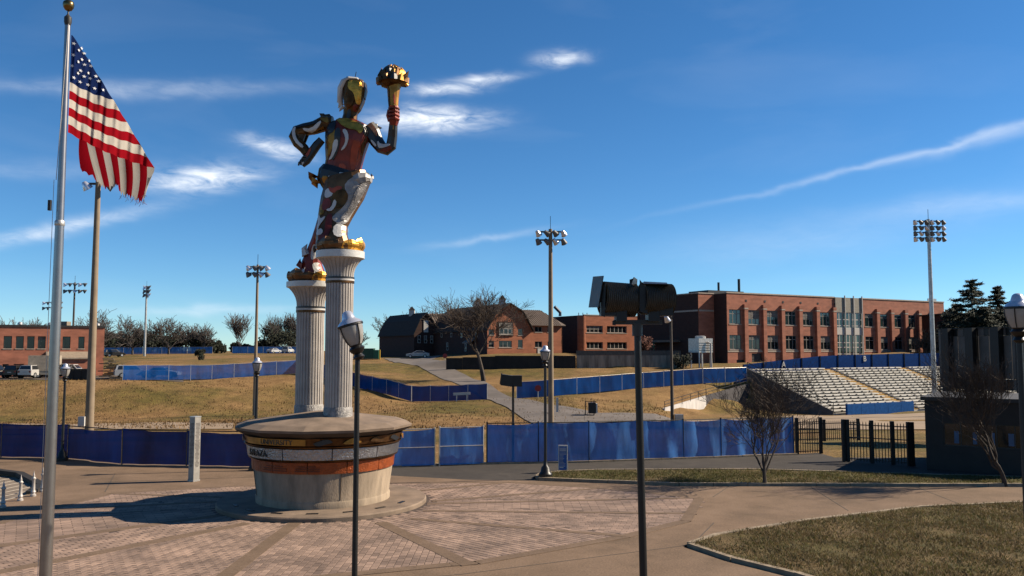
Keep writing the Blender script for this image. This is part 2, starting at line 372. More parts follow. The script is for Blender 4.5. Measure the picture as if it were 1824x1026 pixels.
# stepped area at the left: ten shallow treads with pale nosings
tread_m = mat('tread_concrete', (.29, .225, .165), .85, var=.2, scale=2, bump=.2)
nose_m = mat('pale_nosing', (.66, .57, .46), .7, var=.1)
darkwall = mat('dark_coping', (.03, .025, .02), .8, var=.3)
def clipx(poly, x0, x1):
    def half(P, f, g):
        o = []
        for a, b in zip(P, P[1:] + P[:1]):
            fa, fb = f(a), f(b)
            if fa >= 0: o.append(a)
            if fa * fb < 0: k = fa / (fa - fb); o.append((a[0] + (b[0] - a[0]) * k, a[1] + (b[1] - a[1]) * k))
        return o
    sk = lambda p: p[0] - .2 * (p[1] - 24.2)
    P = half(poly, lambda p: sk(p) - x0, 0); return half(P, lambda p: x1 - sk(p), 0) if len(P) > 2 else []
steps = thing('plaza_steps', 'shallow concrete steps with pale nosings at the left edge of the plaza', 'steps', (-18, 28, 0), world=True)
for i in range(14):
    x1 = -15.2 - i * .62; x0 = x1 - .62; P = clipx(stair, x0, x1)
    if len(P) > 2:
        z = -.02 - i * .014; t = MB().slab(P, -.75, z).build('tread', tread_m, steps, fix=True)
        Q = clipx(stair, x0 + .002, x0 + .055)
        if len(Q) > 2: MB().slab(Q, z - .02, z + .006).build('nosing', nose_m, t, fix=True)
w = MB()
for a, b in zip(stair[1:5], stair[2:6]):
    w.bar((a[0], a[1], .02), (b[0], b[1], .02), .26, .13)
w.build('coping', darkwall, steps)

# paving: concrete bands, joint bed, pavers
bands = [((-5.67, 22.6), (-5.75, 16.4), .36), ((-3.45, 22.5), (-.9, 18.1), .34), ((-2.75, 23.0), (2.8, 20.85), .22), ((-2.5, 24.1), (5.1, 23.7), .2),
         ((-2.5, 25.2), (5.7, 26.2), .2), ((-2.4, 25.6), (2.95, 28.05), .2), ((-3.2, 27.35), (-.1, 29.25), .2), ((-6.9, 22.4), (-10.9, 16.9), .34),
         ((-7.9, 23.55), (-13.3, 18.5), .3), ((-8.5, 25.65), (-13.2, 24.2), .22), ((-8.4, 26.2), (-12.7, 27.0), .2)]
outer = [(-5.75, 16.4), (-1.3, 18.15), (-.75, 18.3), (2.75, 20.85), (4.6, 22.7), (5.75, 26.2), (2.95, 28.05), (-.1, 29.25), (-5.5, 29.0), (-9.5, 28.4), (-12.7, 27.0), (-13.2, 24.2), (-13.6, 21), (-13.3, 18.5), (-10.9, 16.5)]
plaza = bpy.data.objects.new('paved_circle', None); C.objects.link(plaza); plaza['kind'] = 'structure'
MB().poly(outer, .004).build('joint_bed', bed_m, plaza, fix=False)
bm_ = MB()
for (a, b, wd) in bands: bm_.bar((*a, .008), (*b, .008), wd, .016)
for a, b in zip(outer, outer[1:] + outer[:1]): bm_.bar((*a, .0065), (*b, .0065), .3, .0125)
for i in range(len(outer)): pass
bm_.build('concrete_band', band_m, plaza)
def inside(p, poly):
    c = False; n = len(poly)
    for i in range(n):
        a, b = poly[i], poly[(i + 1) % n]
        if (a[1] > p[1]) != (b[1] > p[1]) and p[0] < (b[0] - a[0]) * (p[1] - a[1]) / (b[1] - a[1]) + a[0]: c = not c
    return c
def panel_id(p):
    ang = math.degrees(math.atan2(p[1] - CY, p[0] - CX)); k = 0
    for (a, b, wd) in bands:
        s = (b[0] - a[0]) * (p[1] - a[1]) - (b[1] - a[1]) * (p[0] - a[0]); k = k * 2 + (s > 0)
    return k
pav = []
dirs = {}
def panel_dir(p):
    # pavers run square to the nearest band
    best = None
    for i, (a, b, wd) in enumerate(bands):
        a2, b2 = Vector(a), Vector(b); d = b2 - a2; k = max(0, min(1, (Vector(p) - a2).dot(d) / d.length_squared)); dist = (a2 + d * k - Vector(p)).length
        if best is None or dist < best[0]: best = (dist, math.atan2(d.y, d.x))
    return best[1]
# sectors by angle; each has one paver direction and size
sect = [(-180, -163, 0.30, .16, .30), (-163, -137, R(-150), .15, .5), (-137, -121, R(-127), .15, .29), (-121, -91, R(-107), .15, .29), (-91, -57, R(-90), .155, .25), (-57, -28, R(-42), .16, .26), (-28, -11, R(-15), .15, .29), (-11, 5, R(0), .16, .5), (5, 180, R(28), .17, .3)]
pw, cells = {}, set()
for (a0, a1, th, wx, wy) in sect:
    ct, st = math.cos(th), math.sin(th); n = int(14 / wy)
    for i in range(-n, n + 1):
        for j in range(-int(14 / wx), int(14 / wx) + 1):
            lx, ly = (i + (.5 if j % 2 else 0)) * wy, j * wx
            p = (CX + lx * ct - ly * st, CY + lx * st + ly * ct)
            r = math.hypot(p[0] - CX, p[1] - CY)
            if r < 3.1 or r > 13: continue
            a = math.degrees(math.atan2(p[1] - CY, p[0] - CX))
            if not (a0 <= a < a1) or not inside(p, outer): continue
            px = 912 + F * p[0] / p[1]
            if px < -60 or px > 1300: continue
            pav.append((p, th, wx, wy))
pav.sort(key=lambda q: q[0][1])
protos = {}
def paver_mesh(wx, wy):
    if (wx, wy) not in protos:
        g = .007; mb = MB(); x, y, b = wy / 2 - g, wx / 2 - g, .004
        mb.loft([[(-x, -y, 0), (x, -y, 0), (x, y, 0), (-x, y, 0)], [(-x, -y, .006), (x, -y, .006), (x, y, .006), (-x, y, .006)], [(-x + b, -y + b, .010), (x - b, -y + b, .010), (x - b, y - b, .010), (-x + b, y - b, .010)]])
        protos[(wx, wy)] = mb
    return protos[(wx, wy)]
rest = MB(); cnt = 0; pm_cache = {}
for (p, th, wx, wy) in pav:
    dz = random.uniform(-.0015, .0015)
    px = 912 + F * p[0] / p[1]; py = 625 + F * EYE / p[1]
    M = Matrix.Translation((p[0], p[1], dz)) @ Matrix.Rotation(th + random.uniform(-.012, .012), 4, 'Z')
    if cnt < 300 and 0 < px < 1180 and py < 1030:
        k = (wx, wy)
        if k not in pm_cache: pm_cache[k] = paver_mesh(wx, wy).mesh('paver', paver_m)
        o = bpy.data.objects.new('paver', pm_cache[k]); C.objects.link(o); o.parent = plaza; o.matrix_local = M; cnt += 1
    else:
        mb = paver_mesh(wx, wy); i = len(rest.v); rest.v += [tuple(M @ Vector(v)) for v in mb.v]; rest.f += [tuple(i + q for q in f) for f in mb.f]
tag(rest.build('pavers', paver_m, plaza, fix=False), kind='stuff')
# drain slots and plaza score lines
for (a, b) in [((-1.0, 17.4), (4.2, 20.0)), ((-6, 15.6), (-1.0, 17.4)), ((4.2, 20.0), (5.3, 22.5)), ((6.2, 26.4), (7.2, 28.4)), ((9.5, 24.2), (9.9, 28.3)), ((13.2, 25.3), (13.4, 28.3)), ((-14, 29.4), (-8, 30.8)), ((-8, 30.8), (-7.6, 33.2)), ((-13, 27.3), (-14.6, 31.4))]:
    struct(MB().bar((*a, .0015), (*b, .0015), .03, .005), 'joint_line', mat('joint_dark', (.12, .09, .065), .9), fix=True)

# ------------------------------------------------------------------ grass blades
def grass(name, poly, z, dens, h, m, label, wid=.012):
    xs = [p[0] for p in poly]; ys = [p[1] for p in poly]; mb = MB(); x0, x1, y0, y1 = min(xs), min(max(xs), 19), max(min(ys), 15), max(ys)
    for _ in range(int((x1 - x0) * (y1 - y0) * dens)):
        x, y = random.uniform(x0, x1), random.uniform(y0, y1)
        if mnoise.noise(Vector((x * .9, y * .9, 3))) < random.uniform(-.75, .35) or not inside((x, y), poly): continue
        a = random.uniform(0, 6.28); hh = h * random.uniform(.4, 1.3); le = random.uniform(.2, 1.2) * hh; dx, dy = math.cos(a) * wid, math.sin(a) * wid; b = random.uniform(0, 6.28)
        mb.quad((x - dx, y - dy, z), (x + dx, y + dy, z), (x + math.cos(b) * le, y + math.sin(b) * le, z + hh))
    o = mb.build(name, m, fix=False); tag(o, label, 'grass', kind='stuff')
grass('grass', island, .068, 500, .07, blade_g, 'short olive green grass on the kerbed island')
grass('grass', island, .068, 280, .06, blade_b, 'dry straw blades among the island grass')
grass('grass', lawn_poly, .058, 520, .075, blade_b, 'dry brown grass blades on the corner lawn')
grass('grass', lawn_poly, .058, 260, .07, blade_g, 'green grass blades on the corner lawn')
def tufts():
    mb = MB()
    for _ in range(26000):
        px = random.uniform(-60, 1320); D = random.uniform(60, 128); x = fx(px) * D; z = T(x, D)
        if 1185 < px and D > 92: continue
        if 660 < px and D > 105: continue
        if mnoise.noise(Vector((x * .13, D * .13, 9))) < random.uniform(-.45, .4): continue
        for k in range(2):
            a = random.uniform(0, 6.28); h = random.uniform(.06, .24); w_ = .07; b = random.uniform(0, 6.28)
            xx, yy = x + random.uniform(-.25, .25), D + random.uniform(-.25, .25)
            mb.quad((xx - math.cos(a) * w_, yy - math.sin(a) * w_, z - .1), (xx + math.cos(a) * w_, yy + math.sin(a) * w_, z - .1), (xx + math.cos(b) * .12, yy + math.sin(b) * .12, z + h))
    tag(mb.build('dry_grass', mat('straw', (.27, .16, .065), .95, var=.5, scale=.35, trans=.2), fix=False), 'tufts of dry straw grass over the banks behind the blue fence', 'grass', kind='stuff')
tufts()

# ------------------------------------------------------------------ roads and track beyond the fence
def ribbon(name, pts, m, zoff=.05, sub=22):
    mb = MB(); L_ = []
    for (a, b), (c, d) in zip(pts, pts[1:]):
        for i in range(sub):
            k = i / sub; L_.append((Vector(a).lerp(Vector(c), k), Vector(b).lerp(Vector(d), k)))
    L_.append((Vector(pts[-1][0]), Vector(pts[-1][1]))); nw = 8
    for l, r in L_:
        for j in range(nw + 1):
            p = l.lerp(r, j / nw); mb.v.append((p.x, p.y, T(p.x, p.y) + zoff))
    for i in range(len(L_) - 1):
        for j in range(nw): a = i * (nw + 1) + j; mb.f.append((a, a + 1, a + nw + 2, a + nw + 1))
    return struct(mb, name, m, smooth=True)
def xp(px, D): return (fx(px) * D, D)
farpath = mat('far_asphalt', (.215, .18, .155), .9, var=.2, scale=.4)
trackm = mat('pale_track', (.42, .30, .19), .9, var=.15, scale=.3)
ribbon('driveway', [(xp(950, 80), xp(1180, 84)), (xp(905, 95), xp(985, 96)), (xp(868, 106), xp(920, 106)), (xp(850, 113), xp(893, 113)), (xp(800, 124), xp(862, 124)), (xp(752, 140), xp(800, 140)), (xp(705, 152), xp(770, 155)), (xp(684, 172), xp(790, 176))], farpath, .07)
ribbon('footpath', [(xp(1040, 84), xp(1040, 90)), (xp(1140, 85), xp(1140, 92)), (xp(1200, 86), xp(1200, 93))], farpath, .09)
ribbon('running_track', [(xp(-200, 60), xp(-200, 80)), (xp(250, 60), xp(250, 78)), (xp(420, 60), xp(420, 72))], trackm, .05)
ribbon('running_track', [(xp(1210, 84), xp(1220, 93)), (xp(1420, 66), xp(1420, 103)), (xp(1520, 60), xp(1520, 105)), (xp(1720, 60), xp(1720, 112))], trackm, .06)
ribbon('parking_lot', [(xp(-200, 113), xp(-200, 128)), (xp(60, 113), xp(60, 128)), (xp(200, 113), xp(200, 128)), (xp(330, 114), xp(330, 122))], mat('parking_asphalt', (.15, .115, .09), .95, var=.25, scale=.3), .06)

# ------------------------------------------------------------------ fences
def fence(name, label, pts, h, m, post_m, step=2.4, cat='fence', wave=.05, rail=True, lean=0, topjit=.03, skip=(), group=None, mid=False):
    """pts: (x, y, z) ground points; every post and every windscreen panel is a part"""
    P = [Vector(p) for p in pts]; root = thing(name, label, cat, tuple(P[0]), group=group, world=True)
    S = [P[0]]
    for a, b in zip(P, P[1:]):
        n = max(1, round((b - a).length / step)); S += [a.lerp(b, (i + 1) / n) for i in range(n)]
    for i, p in enumerate(S):
        MB().tube([p - Vector((0, 0, .3)), p + Vector((0, 0, h + .06))], .035 if h < 2.2 else .06, 6).build('post', post_m, root)
    for i, (a, b) in enumerate(zip(S, S[1:])):
        if i in skip: continue
        mb = MB(); nx, nz = 10, 6; d = (b - a); nrm = Vector((d.y, -d.x, 0)).normalized(); ph = random.uniform(0, 6); jt = [random.uniform(-topjit, topjit) for _ in range(3)]
        for k in range(nz + 1):
            for j in range(nx + 1):
                s, t = j / nx, k / nz; sag = -.05 * math.sin(math.pi * s) * t + (jt[0] * (1 - s) + jt[1] * s) * t
                w_ = wave * math.sin(s * math.pi) * (math.sin(s * 9 + ph) * .5 + math.sin(s * 17 + t * 3 + ph * 2) * .35 + mnoise.noise(Vector((i * 3.1 + s * 3, t * 1.5, ph))) * 1.1) - .04
                mb.v.append(tuple(a + d * (s * .984 + .008) + nrm * (.06 + w_ * .8 + lean * t) + Vector((0, 0, .05 + t * (h - .06) + sag))))
        for k in range(nz):
            for j in range(nx): q = k * (nx + 1) + j; mb.f.append((q, q + 1, q + nx + 2, q + nx + 1))
        mb.build('windscreen_panel', m, root, smooth=True, fix=False)
        if rail: MB().tube([a + Vector((0, 0, h)), b + Vector((0, 0, h))], .022, 5).build('rail', post_m, root)
        if mid: MB().tube([a + Vector((0, 0, h * .52)) + nrm * .08, b + Vector((0, 0, h * .52)) + nrm * .08], .02, 5).build('rail', post_m, root)
    return root
def on(px, D, dz=0): x, y = xp(px, D); return (x, y, T(x, y) + dz)
g0 = lambda x, y: (x, y, -.02)
FH = 1.78
fence('windscreen_fence', 'windscreen fence toned dark navy for shade, curving across the left behind the plaza', [g0(-27, 37.6), g0(-21.7, 36.2), g0(-18.6, 35.7), g0(-15.5, 33.9), g0(-12.8, 33.55), g0(-10.0, 33.1), g0(-5.2, 33.0)], 1.38, fab_shade, iron, 2.6, wave=.14, topjit=.10)
fence('windscreen_fence', 'two blue gate panels of windscreen fence just right of the statue base', [g0(-5.1, 33.0), g0(-3.05, 33.5)], 1.46, fab, galv, 2.2, wave=.02, mid=True)
fence('windscreen_fence', 'single leaning blue windscreen panel between the gate gap and bright blue fence', [g0(-2.85, 33.5), g0(-1.15, 33.95)], 1.5, fab, galv, 2.2, wave=.03, mid=True)
fence('windscreen_fence', 'long bright blue windscreen fence along the service road', [g0(-1.0, 34.1), g0(3.13, 34.7), g0(7.2, 35.75), g0(12.3, 37.2)], 1.62, fab, iron, 2.1, wave=.10)
H2 = 2.0
fence('windscreen_fence', 'navy see-through windscreen fence along the top of the left bank with a car behind', [on(222, 111), on(380, 118), on(530, 125)], H2, fab2, galv, 3.2, wave=.06)
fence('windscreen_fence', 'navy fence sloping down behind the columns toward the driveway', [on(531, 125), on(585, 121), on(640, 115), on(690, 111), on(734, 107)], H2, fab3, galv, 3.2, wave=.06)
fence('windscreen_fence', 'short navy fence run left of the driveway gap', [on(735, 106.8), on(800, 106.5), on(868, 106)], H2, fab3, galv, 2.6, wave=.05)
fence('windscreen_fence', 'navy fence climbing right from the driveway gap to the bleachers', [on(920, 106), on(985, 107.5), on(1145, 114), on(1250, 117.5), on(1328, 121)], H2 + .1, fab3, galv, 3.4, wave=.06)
fence('windscreen_fence', 'distant bright blue fence on the hilltop behind the left trees', [on(188, 246), on(290, 246), on(380, 248)], 2.0, fab, galv, 6, wave=.02)
fence('windscreen_fence', 'distant blue fence by the white cars left of the columns', [on(415, 248), on(470, 247), on(545, 247)], 2.0, fab, galv, 6, wave=.02)
# plaza edge pickets
def picket_fence(label, a, b, h, posts=(0, 1), group=None):
    a, b = Vector(a), Vector(b); root = thing('picket_fence', label, 'fence', tuple(a), world=True); d = b - a; n = int(d.length / .115)
    for t in posts: p = a + d * t; MB().box(p.x - .065, p.x + .065, p.y - .065, p.y + .065, 0, h + .08).build('post', iron, root)
    for i in range(n):
        p = a + d * ((i + .5) / n); MB().tube([p + Vector((0, 0, .06)), p + Vector((0, 0, h - .02)), p + Vector((0, 0, h + .04))], [.018, .018, .004], 4).build('picket', iron, root)
    for z in (.14, h * .62, h - .1): MB().bar(a + Vector((0, 0, z)), b + Vector((0, 0, z)), .035, .04).build('rail', iron, root)
    return root
picket_fence('short black iron picket fence at the end of the blue fence', g0(12.45, 37.2), g0(13.6, 37.5), 1.5, (0, 1))
picket_fence('black iron picket gate with square posts left of the ticket booth', g0(13.6, 34.9), g0(15.75, 33.5), 1.62, (0, .06, .42, .72, .95, 1))
r_ = picket_fence('low dark field fence seen through the gap beside the gate', g0(13.7, 42), g0(17.5, 43), 1.0, (0, .5, 1))

# ------------------------------------------------------------------ buildings
UA = R(29); U = Vector((math.cos(UA), math.sin(UA), 0)); V = Vector((-math.sin(UA), math.cos(UA), 0))
ZV = Vector((0, 0, 1))
def MB2(root, name, m, *quads):
    for q in quads: b = MB(); b.quad(*q); b.build(name, m, root, fix=False)
def facade(root, name, O, u, W, z0, z1, ops, m, depth=.22):
    """wall plane with real openings and reveals; O on the plane, u to the right seen from outside"""
    O = Vector((O[0], O[1], 0)); n = Vector((u.y, -u.x, 0)); mb = MB()
    xs = sorted({0, W, *[q for o in ops for q in o[:2]]}); zs = sorted({z0, z1, *[q for o in ops for q in o[2:4]]})
    P = lambda a, z, d=0: O + u * a + ZV * z - n * d
    for x0, x1 in zip(xs, xs[1:]):
        for a, b in zip(zs, zs[1:]):
            cx, cz = (x0 + x1) / 2, (a + b) / 2
            if any(o[0] < cx < o[1] and o[2] < cz < o[3] for o in ops): continue
            mb.quad(P(x0, a), P(x1, a), P(x1, b), P(x0, b))
    for (x0, x1, a, b) in [o[:4] for o in ops]:
        mb.quad(P(x0, a), P(x0, a, depth), P(x0, b, depth), P(x0, b)); mb.quad(P(x1, a), P(x1, b), P(x1, b, depth), P(x1, a, depth))
        mb.quad(P(x0, a), P(x1, a), P(x1, a, depth), P(x0, a, depth)); mb.quad(P(x0, b), P(x0, b, depth), P(x1, b, depth), P(x1, b))
    return mb.build(name, m, root, fix=False)
def window(root, O, u, o, nv=2, nh=1, fm=None, gm=None, depth=.18, sill=True, bar=.07, name='window', hb=None):
    fm = fm or wframe; gm = gm or glass; O = Vector((O[0], O[1], 0)); n = Vector((u.y, -u.x, 0)); x0, x1, a, b = o
    M = Matrix((( u.x, -n.x, 0, O.x), (u.y, -n.y, 0, O.y), (0, 0, 1, 0), (0, 0, 0, 1))); f = MB()
    for i in range(nv + 1):
        c = x0 + (x1 - x0) * i / nv; c = max(x0 + bar / 2, min(x1 - bar / 2, c)); f.box(c - bar / 2, c + bar / 2, depth - .06, depth, a, b, M)
    hs = hb if hb is not None else [a + (b - a) * i / nh for i in range(1, nh)]
    for z in [a + bar / 2, b - bar / 2] + list(hs): f.box(x0, x1, depth - .052, depth - .004, z - bar / 2, z + bar / 2, M)
    w_ = f.build(name, fm, root); g = MB(); g.box(x0, x1, depth - .02, depth - .012, a, b, M); g.build('pane', gm, w_)
    if name == 'window' and random.random() < .45:
        dr = (b - a) * random.uniform(.2, .65); MB().box(x0 + bar, x1 - bar, depth - .026, depth - .021, b - dr, b - bar, M).build('blind', mat('window_blind', (.22, .2, .17), .8), w_)
    if sill: MB().box(x0 - .08, x1 + .08, -.07, depth - .07, a - .12, a - .004, M).build('sill', stone, w_)
    return w_
def bxw(root, name, O, u, x0, x1, d0, d1, z0, z1, m):
    n = Vector((u.y, -u.x, 0)); M = Matrix(((u.x, -n.x, 0, O[0]), (u.y, -n.y, 0, O[1]), (0, 0, 1, 0), (0, 0, 0, 1)))
    return MB().box(x0, x1, d0, d1, z0, z1, M).build(name, m, root)

# --- big hall on the right
def big_hall():
    O = Vector((fx(1295) * 150, 150, 0)); zb, zt = 1.2, 14.8
    root = thing('brick_hall', 'long three-storey red brick hall with pilasters and a glass stairwell bay', 'building', (O.x, O.y, zb), world=True)
    tt = lambda px: (150 * fx(px) - O.x) / (U.x - U.y * fx(px))
    W = tt(1682); a, b = tt(1487), tt(1531)
    zu0, zu1, zl0, zl1 = 9.3, 11.9, 4.75, 7.35
    ops1, ops2 = [], []; pil = []
    n1 = 6; bay = a / n1
    for i in range(n1):
        c = (i + .42) * bay; ops1 += [(c - bay * .31, c + bay * .31, zu0, zu1), (c - bay * .31, c + bay * .31, zl0, zl1)]; pil.append((i + .83) * bay)
    door = (bay * 1.25, bay * 1.25 + 2.6, 2.0, 4.05); door2 = (.45 * bay, .45 * bay + 2.3, 1.2, 2.9)
    facade(root, 'wall', O, U, a, zb, zt, ops1 + [door, door2], brick)
    for d in (door, door2): window(root, O, U, d, 1, 4, dframe, mat('garage_door', (.05, .042, .038), .6), .2, False, .05, 'garage_door')
    n2 = 6; bay2 = (W - b - .6) / n2
    for i in range(n2):
        c = (i + .52) * bay2; ops2 += [(c - bay2 * .3, c + bay2 * .3, zu0, zu1), (c - bay2 * .3, c + bay2 * .3, zl0, zl1)]; pil.append(b + .6 + (i + .95) * bay2)
    O2 = O + U * (b + .6)
    facade(root, 'wall', O2, U, W - b - .6, zb, zt, ops2, brick)
    for o in ops1: window(root, O, U, o, 3, 1, mat('grey_mullion', (.30, .27, .24), .6), glass_g if o[2] > 8 else glass, .2, True, .12, hb=[o[3] - .75])
    for o in ops2: window(root, O2, U, o, 2, 1, mat('grey_mullion', (.30, .27, .24), .6), glass_g if o[2] > 8 else glass, .2, True, .12, hb=[o[3] - .75])
    for c in pil:
        p = bxw(root, 'pilaster', O, U, c - .02, c + bay * .18, -.45, -.004, zb, 12.35, brick); bxw(root, 'pilaster_cap', O, U, c - .05, c + bay * .18 + .03, -.49, -.002, 12.0, 12.25, stone)
        bxw(root, 'pilaster_corbel', O, U, c - .04, c + bay * .18 + .02, -.47, -.003, 12.4, 12.9, brick)
    bxw(root, 'stone_course', O, U, 0, a - .05, -.06, -.001, 4.3, 4.55, stone); bxw(root, 'stone_course', O2, U, .05, W - b - .7, -.06, -.001, 4.3, 4.55, stone)
    bxw(root, 'coping', O, U, -.1, a + .05, -.1, .5, zt, zt + .22, stone); bxw(root, 'coping', O2, U, -.05, W - b - .5, -.1, .5, zt, zt + .22, stone)
    for i in range(n1): bxw(root, 'scupper', O, U, (i + 1.0) * bay - .15, (i + 1.0) * bay + .25, -.05, -.001, 13.4, 13.75, dframe)
    # glass bay, set back
    Og = O + U * (a + .02) - V * .25; wg = b - a + .55
    window(root, Og, U, (0.02, wg - .02, 2.6, 12.0), 8, 1, white, glass_g, .15, True, .16, 'curtain_wall', hb=[3.9, 5.2, 6.1, 7.6, 9.4, 10.6])
    bxw(root, 'spandrel', Og, U, .05, wg - .05, .02, .085, 7.65, 9.05, white)
    bxw(root, 'metal_panel', Og, U, 0, wg, .0, .3, 12.0, zt + .1, mat('beige_panel', (.42, .37, .29), .6))
    for k in (.33, .66, .98): bxw(root, 'fin', Og, U, wg * k - .07, wg * k + .07, -.22, -.01, 2.6, zt + .5, white)
    bxw(root, 'base_wall', Og, U, 0, wg, .05, .4, zb, 2.6, brick)
    # shell: roof and hidden sides
    m = MB(); A_, B_ = O + V * .5, O + U * W + V * .5; D_ = 26
    m.quad(A_ + ZV * (zt - .05), B_ + ZV * (zt - .05), B_ + V * D_ + ZV * (zt - .05), A_ + V * D_ + ZV * (zt - .05)); m.build('roof', roof_dark, root, fix=False)
    m = MB(); e = O + U * W; m.quad(e + ZV * zb, e + V * D_ + ZV * zb, e + V * D_ + ZV * zt, e + ZV * zt)
    m.quad(e + V * D_ + ZV * zb, O + V * D_ + ZV * zb, O + V * D_ + ZV * zt, e + V * D_ + ZV * zt)
    m.build('wall', brick, root, fix=False); MB2(root, 'wall', brick_shade, [O + V * 3.4 + ZV * zb, O + ZV * zb, O + ZV * zt, O + V * 3.4 + ZV * zt])
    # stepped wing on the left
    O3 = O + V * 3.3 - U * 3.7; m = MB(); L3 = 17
    m.quad(O3 + ZV * zb, O + V * 3.3 + ZV * zb, O + V * 3.3 + ZV * zt, O3 + ZV * zt); MB2(root, 'wing_side_wall', brick_shade, [O3 + V * L3 + ZV * zb, O3 + ZV * zb, O3 + ZV * zt, O3 + V * L3 + ZV * zt])
    w3 = m.build('wing_wall', brick, root, fix=False)
    m = MB(); m.quad(O3 + ZV * (zt - .1), O + V * 3.3 + ZV * (zt - .1), O + V * (3.3 + L3) + ZV * (zt - .1), O3 + V * L3 + ZV * (zt - .1)); m.build('wing_roof', roof_dark, root, fix=False)
    Vn = Vector((-V.x, -V.y, 0)); Oe = O3 + V * L3
    bxw(root, 'stone_course', Oe, Vn, .2, L3 - .1, -.06, -.002, 11.6, 11.9, stone); bxw(root, 'stone_course', O3, U, .1, 3.6, -.06, -.002, 11.6, 11.9, stone)
    bxw(root, 'coping', Oe, Vn, 0, L3, -.1, .3, zt, zt + .2, stone); bxw(root, 'coping', O3, U, 0, 3.7, -.1, .3, zt, zt + .2, stone)
    bxw(root, 'lean_to_roof', Oe, Vn, 2, L3 - 5, -2.5, -.01, 6.1, 6.5, roof_rib)
    # roof plant
    for px, y0, y1, r, d in ((1336, 503, 522, .22, 8), (1380, 497, 522, .26, 9), (1260, 515, 522, .12, 10), (1246, 517, 522, .1, 10)):
        t = tt(px) ; p = O + U * t + V * d; D = p.y; zt1 = EYE + (625 - y0) / F * D
        MB().tube([p + ZV * (zt - .1), p + ZV * zt1], r, 10).build('vent_stack', dframe, root)
    bxw(root, 'roof_plant', O, U, 2.5, 11.5, 7.5, 13, zt - .05, zt + 1.1, dframe)
    bxw(root, 'roof_rail', O, U, W - 3, W - .2, 1.5, 1.7, zt, zt + .9, galv)
big_hall()

def cooling_tower():
    c = at(1248, 630, 141); z0 = T(c.x, c.y); M = Matrix.Translation((c.x, c.y, 0)) @ Matrix.Rotation(UA, 4, 'Z')
    root = thing('cooling_tower', 'grey metal cooling unit on steel legs beside the brick hall', 'cooling unit', (c.x, c.y, z0), world=True)
    zt, zm = EYE + (625 - 603) / F * 141, EYE + (625 - 628) / F * 141
    MB().box(-1.5, 1.5, -1.3, 1.3, zm, zt, M).build('casing', galv, root); MB().lathe([(.9, 0), (.9, .35), (.6, .45)], 14, (c.x, c.y, zt)).build('fan_stack', galv, root)
    for x in (-1.2, 1.2):
        for y in (-1, 1): MB().box(x - .1, x + .1, y - .1, y + .1, z0, zm, M).build('leg', galv, root)
    MB().tube([M @ Vector((.2, -1.45, zt - .6)), M @ Vector((.7, -1.7, zt - .8)), M @ Vector((.8, -1.7, z0))], .14, 8).build('pipe', white, root)
    for i in range(4): MB().box(-1.52, 1.52, -1.34, -1.31, zm + .35 + i * .4, zm + .42 + i * .4, M).build('louvre', dframe, root)
cooling_tower()

# --- gambrel barns
def gambrel(root, O, W, L, zb, ze, zk, zr, kin, side_m, roof_m, front_ops=(), front_m=None, over=.5):
    """O near-left corner; gable along U, length along V"""
    fm = front_m or side_m; prof = [(0, ze), (kin, zk), (W / 2, zr), (W - kin, zk), (W, ze)]
    facade(root, 'gable_wall', O, U, W, zb, ze, list(front_ops), fm)
    P = lambda t, d, z: Vector((O.x, O.y, 0)) + U * t + V * d + ZV * z
    MB2(root, 'gable_wall', fm, [P(t, 0, z) for t, z in prof], [P(t, L, z) for t, z in reversed(prof)])
    MB2(root, 'side_wall', side_m, [P(0, L, zb), P(0, 0, zb), P(0, 0, ze), P(0, L, ze)], [P(W, 0, zb), P(W, L, zb), P(W, L, ze), P(W, 0, ze)], [P(W, L, zb), P(0, L, zb), P(0, L, ze), P(W, L, ze)])
    pr = [(-.35, ze - .35)] + [(t, z + .12) for t, z in prof[1:4]] + [(W + .35, ze - .35)]
    for (t0, z0), (t1, z1) in zip(pr, pr[1:]):
        m = MB(); a, b, c, d = P(t0, -over, z0), P(t1, -over, z1), P(t1, L + .3, z1), P(t0, L + .3, z0); dn = ZV * -.22
        m.loft([[a, b, c, d], [a + dn, b + dn, c + dn, d + dn]]); r = m.build('roof_slope', roof_m, root)
    return P
def cupola(root, p, s=1.0):
    MB().box(p.x - .7 * s, p.x + .7 * s, p.y - .7 * s, p.y + .7 * s, p.z - .6, p.z + .9 * s).build('cupola', white, root)
    m = MB(); m.lathe([(1.15 * s, 0), (.75 * s, .35 * s), (.05, 1.0 * s)], 4, (p.x, p.y, p.z + .9 * s), a0=math.pi / 4); m.build('cupola_roof', roof_dark, root)
